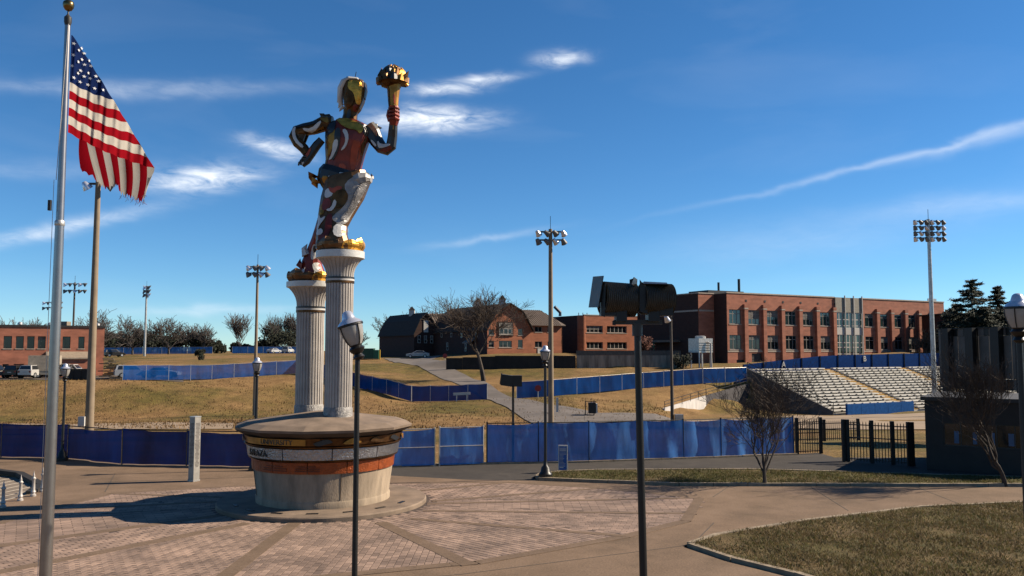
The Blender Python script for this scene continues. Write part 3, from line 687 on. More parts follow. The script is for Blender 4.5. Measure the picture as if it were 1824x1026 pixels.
def barns():
    O = Vector((fx(868) * 165, 165, 0)); root = thing('gambrel_barn', 'brick barn with a lit gambrel gable front and dark sloping side roof', 'building', (O.x, O.y, 3.9), world=True)
    W, L, zb = 9.9, 27, 3.0
    ops = [(.3, 1.5, 5.2, 6.5), (2.6, 5.5, 5.2, 6.5), (6.9, 8.0, 5.1, 6.7), (6.9, 8.0, 7.6, 8.9), (.3, 1.5, 7.6, 8.7)]
    P = gambrel(root, O, W, L, zb, 9.0, 12.3, 13.9, 2.0, brick_shade, roof_dark, ops, brick_o, .7)
    for o in ops: window(root, O, U, o, 3 if o[1] - o[0] > 2 else 1, 1, wframe, glass, .18)
    # the large stair window crosses the eave line: a surround standing proud of the gable
    bxw(root, 'window_surround', O, U, 2.3, 5.8, -.12, -.003, 7.4, 10.3, brick_shade)
    window(root, O + Vector((-V.x, -V.y, 0)) * .2, U, (2.6, 5.5, 7.75, 10.0), 3, 2, wframe, glass, .08, True, .14)
    for t, d in ((W / 2, 3), (W / 2, 14)): cupola(root, P(t, d, 14.0), .95)
    Vn = Vector((-V.x, -V.y, 0)); Ob = O + V * L
    for k, (x, z) in enumerate([(5, 7.4), (10, 7.4), (15, 7.2), (8, 4.6), (17, 4.4), (22, 7.2)]): window(root, Ob, Vn, (x, x + .9, z, z + 1.7), 1, 2, wframe, glass, -.02, False, .12)
    m = MB(); a = Ob + Vn * 19.; n = Vector((Vn.y, -Vn.x, 0))
    m.loft([[a + ZV * 7.2, a + Vn * 3.5 + ZV * 7.2, a + Vn * 3.5 + n * 1.6 + ZV * 6.2, a + n * 1.6 + ZV * 6.2], [a + ZV * 7.0, a + Vn * 3.5 + ZV * 7.0, a + Vn * 3.5 + n * 1.6 + ZV * 6.0, a + n * 1.6 + ZV * 6.0]]); m.build('porch_roof', roof_rib, root)
    # right wing with the ribbed roof
    O2 = O + U * (W + .02); Lw = 7.4
    ops2 = [(.9, 2.6, 8.3, 9.4), (.9, 2.6, 5.2, 6.4), (3.9, 5.2, 8.3, 9.4), (3.9, 5.2, 5.2, 6.4)]
    facade(root, 'wing_wall', O2, U, Lw, zb, 10.0, ops2, brick_o)
    for o in ops2: window(root, O2, U, o, 2, 1, wframe, glass, .18)
    bxw(root, 'door', O2, U, 1.5, 2.9, -.1, -.002, 3.9, 5.0, white)
    bxw(root, 'wing_end_wall', O2 + U * Lw, V, 0, 9, .001, .2, zb, 10.0, brick_shade)
    Q = lambda t, d, z: O2 + U * t + V * d + ZV * z
    m = MB(); m.loft([[Q(-.3, -.6, 9.75), Q(Lw + .5, -.6, 9.75), Q(Lw - 2.2, 5, 13.0), Q(-.3, 5, 13.0)], [Q(-.3, -.6, 9.6), Q(Lw + .5, -.6, 9.6), Q(Lw - 2.2, 5, 12.8), Q(-.3, 5, 12.8)]]); rs = m.build('wing_roof', roof_rib, root)
    for i in range(16):
        t = -.2 + i * .46; top = min(1, (Lw + .5 - t) / 2.7); m = MB(); m.bar(Q(t, -.6, 9.8), Q(t, -.6 + 5.6 * top, 9.8 + 3.25 * top), .09, .09); m.build('roof_rib', roof_rib, rs)
    m = MB(); m.quad(Q(Lw + .5, -.6, 9.75), Q(Lw + .5, 9, 9.75), Q(Lw - 2.2, 5, 13.0)); m.build('hip_roof', roof_dark, root, fix=False)
    # left barn and the connector roof
    O3 = Vector((fx(738) * 185, 185, 0)); r2 = thing('gambrel_barn', 'dark narrow gambrel barn left of the driveway top with a white arched loft window', 'building', (O3.x, O3.y, 2.9), world=True)
    P3 = gambrel(r2, O3, 5.6, 22, 2.0, 8.4, 11.2, 12.9, 1.2, brick_shade, roof_dark, (), brick_shade, .5)
    bxw(r2, 'loft_window', O3, U, 2.2, 3.3, -.12, -.002, 8.6, 11.2, white)
    cupola(r2, P3(2.7, 8, 13.0), .9)
    for k in range(3): window(r2, O3, U, (.8 + k * 1.5, 1.5 + k * 1.5, 6.2, 7.9), 1, 2, wframe, glass, -.02, False, .12)
    r3 = thing('connector_wing', 'link building with a lit ribbed roof between the two barns', 'building', (O3.x + 5, O3.y + 3, 3), world=True)
    O4 = O3 + U * 5.45 + V * 1.5; Q = lambda t, d, z: O4 + U * t + V * d + ZV * z; Lc = 16
    m = MB(); m.quad(Q(0, 0, 2), Q(Lc, 0, 2), Q(Lc, 0, 8.4), Q(0, 0, 8.4)); m.build('wall', brick_shade, r3, fix=False)
    m = MB(); m.loft([[Q(-1.6, -.4, 8.3), Q(Lc, -.4, 8.3), Q(Lc, 5, 13.1), Q(-2.4, 5, 13.1)], [Q(-1.6, -.4, 8.1), Q(Lc, -.4, 8.1), Q(Lc, 5, 12.9), Q(-2.4, 5, 12.9)]]); rs = m.build('roof_slope', roof_rib, r3)
    for i in range(24): t = -1.3 + i * .6; MB().bar(Q(t, -.4, 8.36), Q(t, 5, 13.16), .1, .1).build('roof_rib', roof_rib, rs)
    for i in range(3): window(r3, O4, U, (1 + i * 3, 2 + i * 3, 5, 7), 1, 2, wframe, glass, -.02, False, .12)
barns()

def centre_block():
    D0 = 180; O = Vector((fx(1040) * D0, D0, 0)); zb, zt = 3.0, 12.1
    root = thing('brick_office', 'orange brick two-storey flat-roofed block with rounded corner and ribbon windows', 'building', (O.x, O.y, 4), world=True); W = 19
    ops = [(.6, 4.9, 8.4, 9.9), (6.0, 11.3, 8.4, 9.9), (.6, 4.9, 4.95, 6.4), (6.0, 11.3, 4.95, 6.4), (13.5, 17.5, 8.4, 9.9), (13.5, 17.5, 4.95, 6.4)]
    facade(root, 'wall', O, U, W, zb, zt, ops, brick_o, .3)
    for o in ops: window(root, O, U, o, 4 if o[1] - o[0] < 5 else 5, 1, wframe, glass, .28, True, .13)
    m = MB(); m.lathe([(1.0, zb), (1.0, zt)], 24, (O.x - .35, O.y + .9, 0)); m.build('corner_drum', brick_o, root, smooth=True)
    a = O - U * .7 + V * 1.2; e = O + U * W; MB2(root, 'side_wall', brick_shade, [a + V * 22 + ZV * zb, a + ZV * zb, a + ZV * zt, a + V * 22 + ZV * zt], [e + ZV * zb, e + V * 20 + ZV * zb, e + V * 20 + ZV * zt, e + ZV * zt])
    m = MB(); m.quad(O + V * .3 + ZV * (zt - .1), e + V * .3 + ZV * (zt - .1), e + V * 20 + ZV * (zt - .1), a + V * 20 + ZV * (zt - .1)); m.build('roof', roof_dark, root, fix=False)
    bxw(root, 'coping', O, U, 0, W, -.08, .4, zt, zt + .18, stone)
    p = O + U * -2.2 + V * 6; MB().tube([p + ZV * zt, p + ZV * (zt + .8), p + ZV * (zt + 2.0) - U * 1.4], .35, 10).build('roof_duct', mat('duct_blue', (.09, .12, .17), .5), root)
    for k in range(3): p = O + U * (2 + k * 1.1) + V * 5; MB().tube([p + ZV * zt, p + ZV * (zt + .8)], .08, 6).build('vent_pipe', dframe, root)
centre_block()

def retaining_walls():
    a, b = Vector(on(795, 137)), Vector(on(1025, 139.3)); root = thing('retaining_wall', 'long low dark retaining wall below the barns', 'wall', tuple(a), world=True)
    n = 8; d = (b - a) / n
    for i in range(n):
        p, q = a + d * (i + .004), a + d * (i + .996); z0 = min(p.z, q.z) - .5; zt = 3.35 + .35 * min(1, i / 3)
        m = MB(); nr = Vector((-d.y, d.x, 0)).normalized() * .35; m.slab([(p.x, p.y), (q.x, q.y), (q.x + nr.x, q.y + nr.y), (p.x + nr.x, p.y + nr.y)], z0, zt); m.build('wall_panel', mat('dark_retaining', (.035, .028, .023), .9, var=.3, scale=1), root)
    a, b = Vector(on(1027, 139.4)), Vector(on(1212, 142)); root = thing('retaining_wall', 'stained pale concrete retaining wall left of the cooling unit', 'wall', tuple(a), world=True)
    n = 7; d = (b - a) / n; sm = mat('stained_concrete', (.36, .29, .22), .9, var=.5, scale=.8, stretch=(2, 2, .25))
    for i in range(n):
        p, q = a + d * (i + .004), a + d * (i + .996); m = MB(); nr = Vector((-d.y, d.x, 0)).normalized() * .35; m.slab([(p.x, p.y), (q.x, q.y), (q.x + nr.x, q.y + nr.y), (p.x + nr.x, p.y + nr.y)], .8, 3.75); m.build('wall_panel', sm, root)
        m = MB(); m.slab([(p.x, p.y), (q.x, q.y), (q.x + nr.x, q.y + nr.y), (p.x + nr.x, p.y + nr.y)], 3.76, 4.55); m.build('parapet', mat('grey_parapet', (.15, .13, .11), .9), root)
retaining_walls()

def left_brick():
    D0 = 131; ua = R(30); u = Vector((math.cos(ua), math.sin(ua), 0)); v = Vector((-u.y, u.x, 0)); O = Vector((fx(-120) * 118, 118, 0))
    tt = lambda px: (O.y * fx(px) - O.x) / (u.x - u.y * fx(px)); W = tt(187); zb, zt = .3, 8.0
    root = thing('brick_building', 'flat-roofed brick building behind the parked cars at far left', 'building', (O.x, O.y, .6), world=True)
    wins = [(-95, -80), (-73, -58), (-50, -36), (-28, -14), (8, 23), (30, 44), (50, 63), (69, 83), (92, 105), (113, 127), (141, 152)]
    ops = [(tt(a), tt(b), 4.85, 6.65) for a, b in wins]; low = [(tt(8), tt(19), .6, 2.6), (tt(28), tt(46), .6, 2.6), (tt(56), tt(80), .6, 2.6)]
    facade(root, 'wall', O, u, W, zb, zt, ops + low, brick, .35)
    for o in ops: window(root, O, u, o, 1, 1, dframe, glass, .3, True, .08)
    for o in low: window(root, O, u, o, 2, 1, dframe, glass, .33, False, .08, 'doorway')
    bxw(root, 'coping', O, u, -.1, W + .1, -.12, .4, zt, zt + .3, dframe)
    m = MB(); e = O + u * W; m.quad(e + ZV * zb, e + v * 20 + ZV * zb, e + v * 20 + ZV * zt, e + ZV * zt); m.build('side_wall', brick, root, fix=False)
    m = MB(); m.quad(O + v * .4 + ZV * (zt - .05), e + v * .4 + ZV * (zt - .05), e + v * 20 + ZV * (zt - .05), O + v * 20 + ZV * (zt - .05)); m.build('roof', roof_dark, root, fix=False)
    a, b = tt(87), tt(160); bxw(root, 'lean_to', O, u, a, b, -2.6, -.01, zb, 3.4, brick)
    P = lambda t, d, z: O + u * t - v * d + ZV * z
    m = MB(); m.loft([[P(a - .2, 2.9, 3.5), P(b + .2, 2.9, 3.5), P(b + .2, 0, 4.4), P(a - .2, 0, 4.4)], [P(a - .2, 2.9, 3.3), P(b + .2, 2.9, 3.3), P(b + .2, 0, 4.2), P(a - .2, 0, 4.2)]]); m.build('lean_to_roof', mat('tan_roof', (.42, .33, .24), .7), root)
    c = P(tt(118), -4, zt); MB().box(c.x - .6, c.x + .6, c.y - .6, c.y + .6, zt - .1, zt + 1.0).build('roof_vent_box', mat('tan_box', (.33, .27, .2), .8), root)
    for px in (36, 90, 176): c = P(tt(px), -2, zt); MB().lathe([(.16, -.1), (.16, .35), (.34, .42), (.3, .7), (.05, .8)], 10, (c.x, c.y, zt)).build('turbine_vent', galv, root, smooth=True)
left_brick()

# ------------------------------------------------------------------ bleachers
def bleachers():
    P0 = Vector((34, 122, 0)); NR, RUN, ZT, ZB = 16, 15.0, 1.9, -3.45; W = 56; rn, rs = RUN / NR, (ZT - ZB) / NR
    root = thing('bleachers', 'tiered aluminium stadium bleachers with yellow aisle steps', 'bleachers', (P0.x, P0.y, ZB), world=True)
    Q = lambda t, d, z: P0 + U * t - V * d + ZV * z
    # stepped concrete body
    m = MB(); prof = [(0, ZB - 1)]
    for i in range(NR):
        z = ZT - .42 - i * rs; prof += [(i * rn, z), ((i + 1) * rn, z)]
    prof += [(RUN, ZB - 1)]
    m.loft([[Q(0, d, z) for d, z in prof], [Q(W, d, z) for d, z in prof]], cap=False); m.build('stepped_base', mat('stand_concrete', (.80, .73, .63), .9, var=.2, scale=1), root)
    em = MB(); em.poly_ = None
    pts = [Q(-.15, d, z) for d, z in [(0, ZB - 1), (-.4, ZT + .1), (0, ZT + .1), (RUN, ZB + .25), (RUN, ZB - 1)]]
    back = [p + U * .14 for p in pts]; em.loft([pts, back]); em.build('end_wall', mat('grey_end_wall', (.16, .14, .125), .85, var=.25, scale=.8), root)
    secs = [(0.2, 15.1), (17.0, 33.0), (34.9, 55.8)]; br = MB()
    seat = mat('seat_plank', (.98, .92, .80), .5, metal=0, var=.12, scale=.9); rise = mat('seat_riser', (.75, .69, .60), .6, var=.1)
    yel = mat('yellow_step', (.62, .36, .07), .8, var=.25, scale=2)
    for i in range(NR):
        z = ZT - i * rs; d = i * rn
        for si, (a, b) in enumerate(secs):
            if si == 2 and i > 12: pass
            m = MB(); A_, B_ = Q(a, d + .12, z), Q(b, d + .12, z); M = Matrix(((U.x, -V.x, 0, A_.x), (U.y, -V.y, 0, A_.y), (0, 0, 1, A_.z), (0, 0, 0, 1)))
            m.box(0, b - a, 0, .66, -.17, 0, M); s = m.build('seat', seat, root)
            m = MB(); m.box(0, b - a, .68, .92, -.40, -.33, M); m.build('foot_board', rise, s)
            n = int((b - a) / 1.5)
            for k in range(n):
                x = (k + .5 + (.5 if i % 2 else 0)) * (b - a) / (n + .5); br.box(x - .14, x + .14, .662, .70, -.24, -.012, M)
        for a, b in ((15.1, 17.0), (33.0, 34.9)):
            m = MB(); A_ = Q(a, d, 0); M = Matrix(((U.x, -V.x, 0, A_.x), (U.y, -V.y, 0, A_.y), (0, 0, 1, 0), (0, 0, 0, 1)))
            m.box(.15, b - a - .15, .02, rn * .98, z - .6, z - .32, M); m.box(.15, b - a - .15, .02, rn * .5, z - .33, z - .17, M); m.build('aisle_step', yel, root)
    tag(br.build('brackets', mat('bracket_dark', (.03, .028, .025), .7), root), kind='stuff')
    # side rail
    for off in (.45, .95):
        MB().tube([Q(-.05, 0, ZT + off), Q(-.05, RUN, ZB + .35 + off)], .05, 6).build('hand_rail', iron, root)
    for k in range(7): d = RUN * k / 6; z = ZT + (ZB + .35 - ZT) * k / 6; MB().tube([Q(-.05, d, z - .2), Q(-.05, d, z + .97)], .045, 6).build('rail_post', iron, root)
    # back wall with gate letters
    r2 = thing('stand_back_wall', 'navy blue wall along the top of the bleachers lettered A and B', 'wall', (P0.x, P0.y, ZT), world=True)
    tt = lambda px: (P0.y * fx(px) - P0.x) / (U.x - U.y * fx(px))
    ks = [(0, 2.5), (8, 3.1), (17, 3.75), (36, 4.05), (56, 4.2)]
    def zt(t):
        for (a, za), (b, zb) in zip(ks, ks[1:]):
            if t <= b: return za + (zb - za) * (t - a) / (b - a)
        return 4.2
    n = 14
    for k in range(n):
        a, b = W * k / n, W * (k + 1) / n - .05; m = MB(); q = [Q(a, -.9, 0), Q(b, -.9, 0)]
        f = [q[0] + ZV * .8, q[1] + ZV * .8, q[1] + ZV * zt(b), q[0] + ZV * zt(a)]; m.loft([f, [p + V * .12 for p in f]]); pn = m.build('wall_panel', bluewall, r2)
        MB().box(-.07, .07, -.07, .07, .8, zt(a) + .05, Matrix.Translation(Q(a, -.86, 0))).build('post', iron, r2)
    for ch, px in (('A', 1401), ('B', 1546)):
        t = tt(px); Vt, Fc = text_verts(ch, 1.25); m = MB(); o = Q(t - .4, -.84, zt(t) - 1.05)
        m.v = [tuple(o + U * p.x + ZV * p.y - V * (p.z + .01)) for p in Vt]; m.f = Fc; m.build('letter', white, r2, fix=False)
    # padded field wall
    for (t0, t1, lab) in ((1.0, 14.2, 'blue padded barrier at the foot of the left bleacher section'), (19, 36, 'blue padded barrier at the foot of the right bleacher section')):
        r3 = thing('field_barrier', lab, 'barrier', tuple(Q(t0, RUN + 1.2, ZB)), world=True); k = 5
        for i in range(k):
            a, b = t0 + (t1 - t0) * i / k, t0 + (t1 - t0) * (i + 1) / k - .04; A_ = Q(a, RUN + 1.0, 0); M = Matrix(((U.x, -V.x, 0, A_.x), (U.y, -V.y, 0, A_.y), (0, 0, 1, 0), (0, 0, 0, 1)))
            MB().box(0, b - a, 0, .3, ZB - .4, ZB + 1.15, M).build('pad', mat('blue_pad', (.02, .12, .38), .85, spec=.05), r3)
    # wing wall beside the stand: a white painted length and one with cast shadow in its colour
    def wing(p0, p1, m, label, n, nm):
        r = thing(nm, label, 'wall', tuple(p0[0]), world=True); d = [(p1[k] - p0[k]) / n for k in range(2)]
        nr = Vector((-(p1[0] - p0[0]).y, (p1[0] - p0[0]).x, 0)).normalized() * .3
        for i in range(n):
            q = [p0[1] + d[1] * (i + .004), p0[1] + d[1] * (i + .996), p0[0] + d[0] * (i + .996), p0[0] + d[0] * (i + .004)]
            MB().loft([q, [v + nr for v in q]]).build('wall_panel', m, r)
        return r
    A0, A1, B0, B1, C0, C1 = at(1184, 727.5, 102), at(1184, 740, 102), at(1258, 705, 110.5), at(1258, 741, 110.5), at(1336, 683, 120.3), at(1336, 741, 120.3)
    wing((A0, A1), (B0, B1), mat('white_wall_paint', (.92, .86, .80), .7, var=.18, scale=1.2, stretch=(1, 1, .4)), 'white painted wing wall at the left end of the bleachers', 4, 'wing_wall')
    wing((B0 + U * .02, B1 + U * .02), (C0, C1), mat('shadowed_wall_paint', (.09, .08, .085), .8, var=.3, scale=.8), 'wing wall toned as in shadow, between the white one and the bleachers', 5, 'wing_wall')
    r4 = thing('wall_railing', 'thin dark railing along the top of the wing walls', 'railing', tuple(A0), world=True)
    for h in (.45, .85):
        for a, b in ((A0, B0), (B0, C0)): MB().tube([a + ZV * h, b + ZV * h], .035, 6).build('hand_rail', iron, r4)
    for k in range(10): p = A0.lerp(B0, k / 5) if k <= 5 else B0.lerp(C0, (k - 5) / 4); MB().tube([p - ZV * .1, p + ZV * .87], .035, 6).build('post', iron, r4)
bleachers()

# ------------------------------------------------------------------ statue
SD = 25.5
m_mar = mat('maroon_enamel', (.30, .035, .016), .42, metal=.35, var=.45, scale=2.5, spec=.6)
m_red = mat('red_enamel', (.60, .085, .026), .42, metal=.35, var=.3, scale=3, spec=.6)
m_gold = mat('gold_leaf', (.62, .31, .05), .42, metal=.85, var=.35, scale=5, bump=.35, bscale=18)
m_ochre = mat('ochre_bronze', (.30, .145, .028), .45, metal=.7, var=.3, scale=3)
m_bronze = mat('dark_bronze', (.085, .04, .014), .42, metal=.8, var=.5, scale=4)
m_blk = mat('black_enamel', (.012, .010, .009), .42, var=.3, spec=.6)
m_wht = mat('white_enamel', (.95, .92, .86), .4, metal=.1, var=.12, scale=2, bump=.2, bscale=14)
m_sil = mat('hammered_silver', (.30, .29, .29), .3, metal=.9, var=.2, scale=10, bump=1, bscale=22)
m_org = mat('orange_foil', (.48, .10, .016), .45, metal=.35, var=.25, scale=6, bump=.8, bscale=26)
m_brn = mat('brown_enamel', (.13, .065, .025), .34, metal=.5, var=.4, scale=3)
m_flute = mat('fluted_limestone', (.62, .56, .50), .6, var=.16, scale=1.6, bump=.15, bscale=20)
statue = thing('torch_runner_statue', 'tall sheet-metal torch runner statue on two fluted columns and a round plinth', 'statue', (CX - .1, CY, 0), world=True)
BX = CX - .12
def ring_px(cx, cy, w, d, dy, ax, n=10, sq=.75):
    """closed section: half width w px in the picture plane across axis angle ax, half depth d m"""
    out = []; sc = SD / F
    c = at(cx, cy, SD)
    for j in range(n):
        a = 2 * math.pi * (j + .5) / n; ca, sa = math.cos(a), math.sin(a); ca = math.copysign(abs(ca) ** sq, ca); sa = math.copysign(abs(sa) ** sq, sa)
        out.append(c + Vector((math.cos(ax) * w * sc * ca, dy + d * sa, math.sin(ax) * w * sc * ca)))
    return out
def limb(secs, n=10, sq=.75):
    """secs: (px, py, half width px, half depth m, depth offset m)"""
    rings = []
    for k, s in enumerate(secs):
        a, b = secs[max(0, k - 1)], secs[min(len(secs) - 1, k + 1)]; dx, dy = b[0] - a[0], -(b[1] - a[1]); ang = math.atan2(dy, dx) - math.pi / 2
        rings.append(ring_px(s[0], s[1], s[2], s[3], s[4], ang, n, sq))
    return MB().loft(rings)
def smooth_poly(P, it=2):
    for _ in range(it):
        Q = []
        for a, b in zip(P, P[1:] + P[:1]): Q += [(a[0] * .75 + b[0] * .25, a[1] * .75 + b[1] * .25), (a[0] * .25 + b[0] * .75, a[1] * .25 + b[1] * .75)]
        P = Q
    return P
def patch(parent, mb, poly, m, name='panel', off=.022, sm=1, zoom=None, back=True):
    """a cut metal sheet that hugs the surface of mb; poly in picture pixels"""
    if zoom: poly = [(zoom[0] + x / zoom[2], zoom[1] + y / zoom[2]) for x, y in poly]
    P = smooth_poly(list(poly), sm) if sm else list(poly)
    tree = BVHTree.FromPolygons([Vector(v) for v in mb.v], mb.f)
    bm = bmesh.new(); vs = [bm.verts.new((x, -y, 0)) for x, y in P]; f = bm.faces.new(vs); bmesh.ops.triangulate(bm, faces=[f])
    bmesh.ops.subdivide_edges(bm, edges=bm.edges, cuts=2, use_grid_fill=True); bmesh.ops.triangulate(bm, faces=bm.faces)
    made = None
    for side in ((1, -1) if back else (1,)):
        out = MB(); ok = []
        for v in bm.verts:
            p = at(v.co.x, -v.co.y, SD); o = Vector((p.x, SD - side * 6, p.z)); h = tree.ray_cast(o, Vector((0, side, 0)))
            if h[0] is None: h = tree.find_nearest(p + Vector((0, -side * .3, 0)))
            ok.append(h[0] + Vector((0, -side * off, 0)))
        n = len(ok); out.v = [tuple(p) for p in ok] + [tuple(p + Vector((0, side * .03, 0))) for p in ok]
        bm.verts.ensure_lookup_table(); bm.verts.index_update()
        for fc in bm.faces:
            t = tuple(v.index for v in fc.verts); out.f.append(t if side > 0 else t[::-1])
        for e in bm.edges:
            if len(e.link_faces) == 1: a, b = e.verts[0].index, e.verts[1].index; out.f.append((a, b, b + n, a + n))
        o = out.build(name, m, parent, smooth=False); made = made or o
    bm.free(); return made
def statue_base():
    c = (BX, CY, 0)
    def rg(name, prof, m, n=72, par=statue, flat=False): return MB().lathe(prof, n, c).build(name, m, par, smooth=not flat)
    rg('foot_slab', [(3.05, -.1), (3.05, .10), (3.02, .135), (0.5, .15)], cap_conc)
    for k in range(7):
        a = R(-150 + k * 22); MB().box(-.16, .16, -.05, .05, .13, .155, Matrix.Translation((BX + 2.55 * math.cos(a), CY + 2.55 * math.sin(a), 0)) @ Matrix.Rotation(a + 1.57, 4, 'Z')).build('floor_plate', iron, statue)
    rg('drum', [(1.93, .12), (1.935, .34), (1.93, .36), (2.03, 1.12), (2.03, 1.2)], pale_conc)
    rg('drum', [(1.955, .12), (1.955, .3), (1.935, .33)], pale_conc)
    # drum joints, thin dark bars
    for k in range(4):
        a = R(-64 + 90 * k); rr = 1.985; p0 = Vector((BX + 1.937 * math.cos(a), CY + 1.937 * math.sin(a), .36)); p1 = Vector((BX + 2.034 * math.cos(a), CY + 2.034 * math.sin(a), 1.12)); MB().bar(p0, p1, .02, .012).build('drum_joint', mat('drum_joint_dark', (.2, .14, .09), .9), statue)
    def band(name, r0, r1, z0, z1, m, k, gap=.006):
        """curved plates with open joints"""
        for i in range(k):
            a0, a1 = 2 * math.pi * i / k + gap, 2 * math.pi * (i + 1) / k - gap; b = MB(); s = 10; rings = []
            for j in range(s + 1):
                a = a0 + (a1 - a0) * j / s; ca, sa = math.cos(a), math.sin(a); rings.append([(BX + r * ca, CY + r * sa, z) for r, z in ((r0, z0), (r1, z1), (r1 - .1, z1), (r0 - .1, z0))])
            b.loft(rings); b.build(name, m, statue, smooth=True)
    rg('core', [(1.98, 1.15), (2.0, 1.5), (2.1, 1.9), (2.2, 2.2)], m_blk)
    band('orange_band', 2.065, 2.09, 1.11, 1.42, m_org, 12)
    rg('dark_lip', [(2.06, 1.425), (2.17, 1.45), (2.19, 1.485), (2.1, 1.495)], m_bronze)
    band('silver_band', 2.19, 2.235, 1.50, 1.80, m_sil, 10)
    rg('dark_lip', [(2.15, 1.81), (2.28, 1.83), (2.30, 1.87), (2.2, 1.885)], m_bronze)
    band('gold_band', 2.28, 2.325, 1.90, 2.10, m_bronze, 9)
    # raised sheet cut-outs on the gold tier
    for k in range(9):
        a = R(-165 + k * 20)
        if -148 < -165 + k * 20 < -96: continue
        b = MB(); rings = []
        for j in range(9):
            t = j / 8; aa = a + R(13) * t; hh = .07 * math.sin(math.pi * t) ** .6; zc = 1.99 + .03 * math.sin(t * 5 + k); rings.append([(BX + r * math.cos(aa), CY + r * math.sin(aa), z) for r, z in ((2.33, zc - hh), (2.345, zc - hh), (2.345, zc + hh + .004), (2.33, zc + hh + .004))])
        b.loft(rings); b.build('cut_out', (m_bronze, m_blk, m_ochre)[k % 3], statue)
    def word(body, size, ang, r, z, m, nm='lettering'):
        Vt, Fc = text_verts(body, size); w_ = max(v.x for v in Vt); b = MB()
        b.v = [(BX + (r + p.z) * math.cos(ang + (p.x - w_ / 2) / r), CY + (r + p.z) * math.sin(ang + (p.x - w_ / 2) / r), z + p.y) for p in Vt]; b.f = Fc; b.build(nm, m, statue, fix=False)
    b = MB(); rings = []
    for j in range(13): aa = R(-143 + 53 * j / 12); rings.append([(BX + r * math.cos(aa), CY + r * math.sin(aa), z) for r, z in ((2.318, 1.915), (2.336, 1.915), (2.345, 2.085), (2.32, 2.085))])
    b.loft(rings); b.build('name_plate', m_ochre, statue)
    word('UNIVERSITY', .2, R(-112), 2.34, 1.935, m_blk); word("S PLAZA", .25, R(-134), 2.225, 1.565, m_blk)
    for k, wd in enumerate((.85, .7)):
        for q in range(3):
            a = R(-118 + k * 28); b = MB(); rings = []
            for j in range(7):
                aa = a + wd / 2.1 * (j / 6 - .5) * (1 if q < 2 else .7); rings.append([(BX + r * math.cos(aa), CY + r * math.sin(aa), z) for r, z in ((2.085, 1.18 + q * .06), (2.1, 1.18 + q * .06), (2.1, 1.205 + q * .06), (2.085, 1.205 + q * .06))])
            b.loft(rings); b.build('engraved_line', mat('engraved', (.25, .05, .015), .5, metal=.3), statue)
    rg('soffit', [(2.3, 2.105), (2.34, 2.12), (2.52, 2.2), (2.6, 2.255)], mat('soffit_dark', (.11, .075, .05), .8), 12, flat=True)
    rg('cap', [(2.6, 2.26), (2.62, 2.33), (2.3, 2.44), (.35, 2.70), (.02, 2.71)], cap_conc, 12, flat=True)
statue_base()
def column(px, D, y_disc0, y_disc1, y_ring, zb):
    c = at(px, 600, D); sc = D / F; Z = lambda y: EYE + (625 - y) / F * D; R0 = 24.4 * sc; P = (c.x, D, 0)
    z0, zr, zd0, zd1 = zb, Z(y_ring), Z(y_disc0), Z(y_disc1)
    par = statue
    MB().lathe([(R0 * 1.04, z0 - .3), (R0 * 1.04, z0 + .22), (R0 * .98, z0 + .27)], 40, P).build('column_foot', m_sil if False else mat('rough_foot', (.42, .39, .36), .55, var=.35, scale=9, bump=1, bscale=24), par, smooth=True)
    shaft = MB().lathe([(R0 * .985, z0 + .2), (R0, zr - .09)], 112, P, flute=.07).build('column_shaft', m_flute, par)
    MB().lathe([(R0 * 1.0, zr - .10), (R0 * 1.05, zr - .095), (R0 * 1.05, zr - .03), (R0, zr - .028)], 40, P).build('column_ring', m_bronze, par, smooth=True)
    MB().lathe([(R0 * 1.0, zr - .03), (R0 * 1.04, zr - .028), (R0 * 1.04, zr + .03), (R0, zr + .032)], 40, P).build('column_ring', white, par, smooth=True)
    MB().lathe([(R0 * 1.0, zr + .03), (R0 * 1.05, zr + .032), (R0 * 1.05, zr + .085), (R0, zr + .09)], 40, P).build('column_ring', m_blk, par, smooth=True)
    prof = [(R0, zr + .08)]
    for k in range(1, 11):
        t = k / 10; prof.append((R0 + (38.5 * sc - R0) * (t ** 2.4), zr + .08 + (zd0 - zr - .08) * t))
    MB().lathe(prof, 112, P, flute=.06).build('capital', m_flute, par)
    MB().lathe([(38.5 * sc, zd0), (43 * sc, zd0 + .03), (43 * sc, zd1), (36 * sc, zd1 + .02)], 40, P).build('capital_disc', m_wht, par, smooth=True)
    # ring of leaf plates round the foot
    for k in range(11):
        a = 2 * math.pi * k / 11 + .25; m = MB(); rings = []; hgt = (.30, .38, .27)[k % 3]
        for j in range(6):
            t = j / 5; wd = (.27 * (1 - t ** 4) ** .7 + .012); r = (38 + 5 * math.sin(t * 2.6)) * sc; z = zd1 + .015 + hgt * t; nx, ny = math.cos(a), math.sin(a); tx, ty = -ny, nx
            rings.append([(P[0] + nx * (r + o) + tx * s * wd, D + ny * (r + o) + ty * s * wd, z) for s, o in ((-1, -.05), (0, .02), (1, -.05), (0, -.015))])
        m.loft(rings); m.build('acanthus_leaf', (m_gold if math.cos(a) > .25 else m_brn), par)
    return P, zd1
col_r = column(604, 24.9, 462, 448, 499, 2.60); col_l = column(552.5, 26.1, 514, 503, 551.5, 2.60)
def spike(parent, pts, r, m, name='spike'):
    """curved pointed blade; pts px,py,depth"""
    P = [at(x, y, SD) + Vector((0, d, 0)) for x, y, d in pts]; n = len(P); rad = [max(.004, r * (1 - k / (n - 1)) ** .8) for k in range(n)]
    return MB().tube(P, rad, 6).build(name, m, parent)
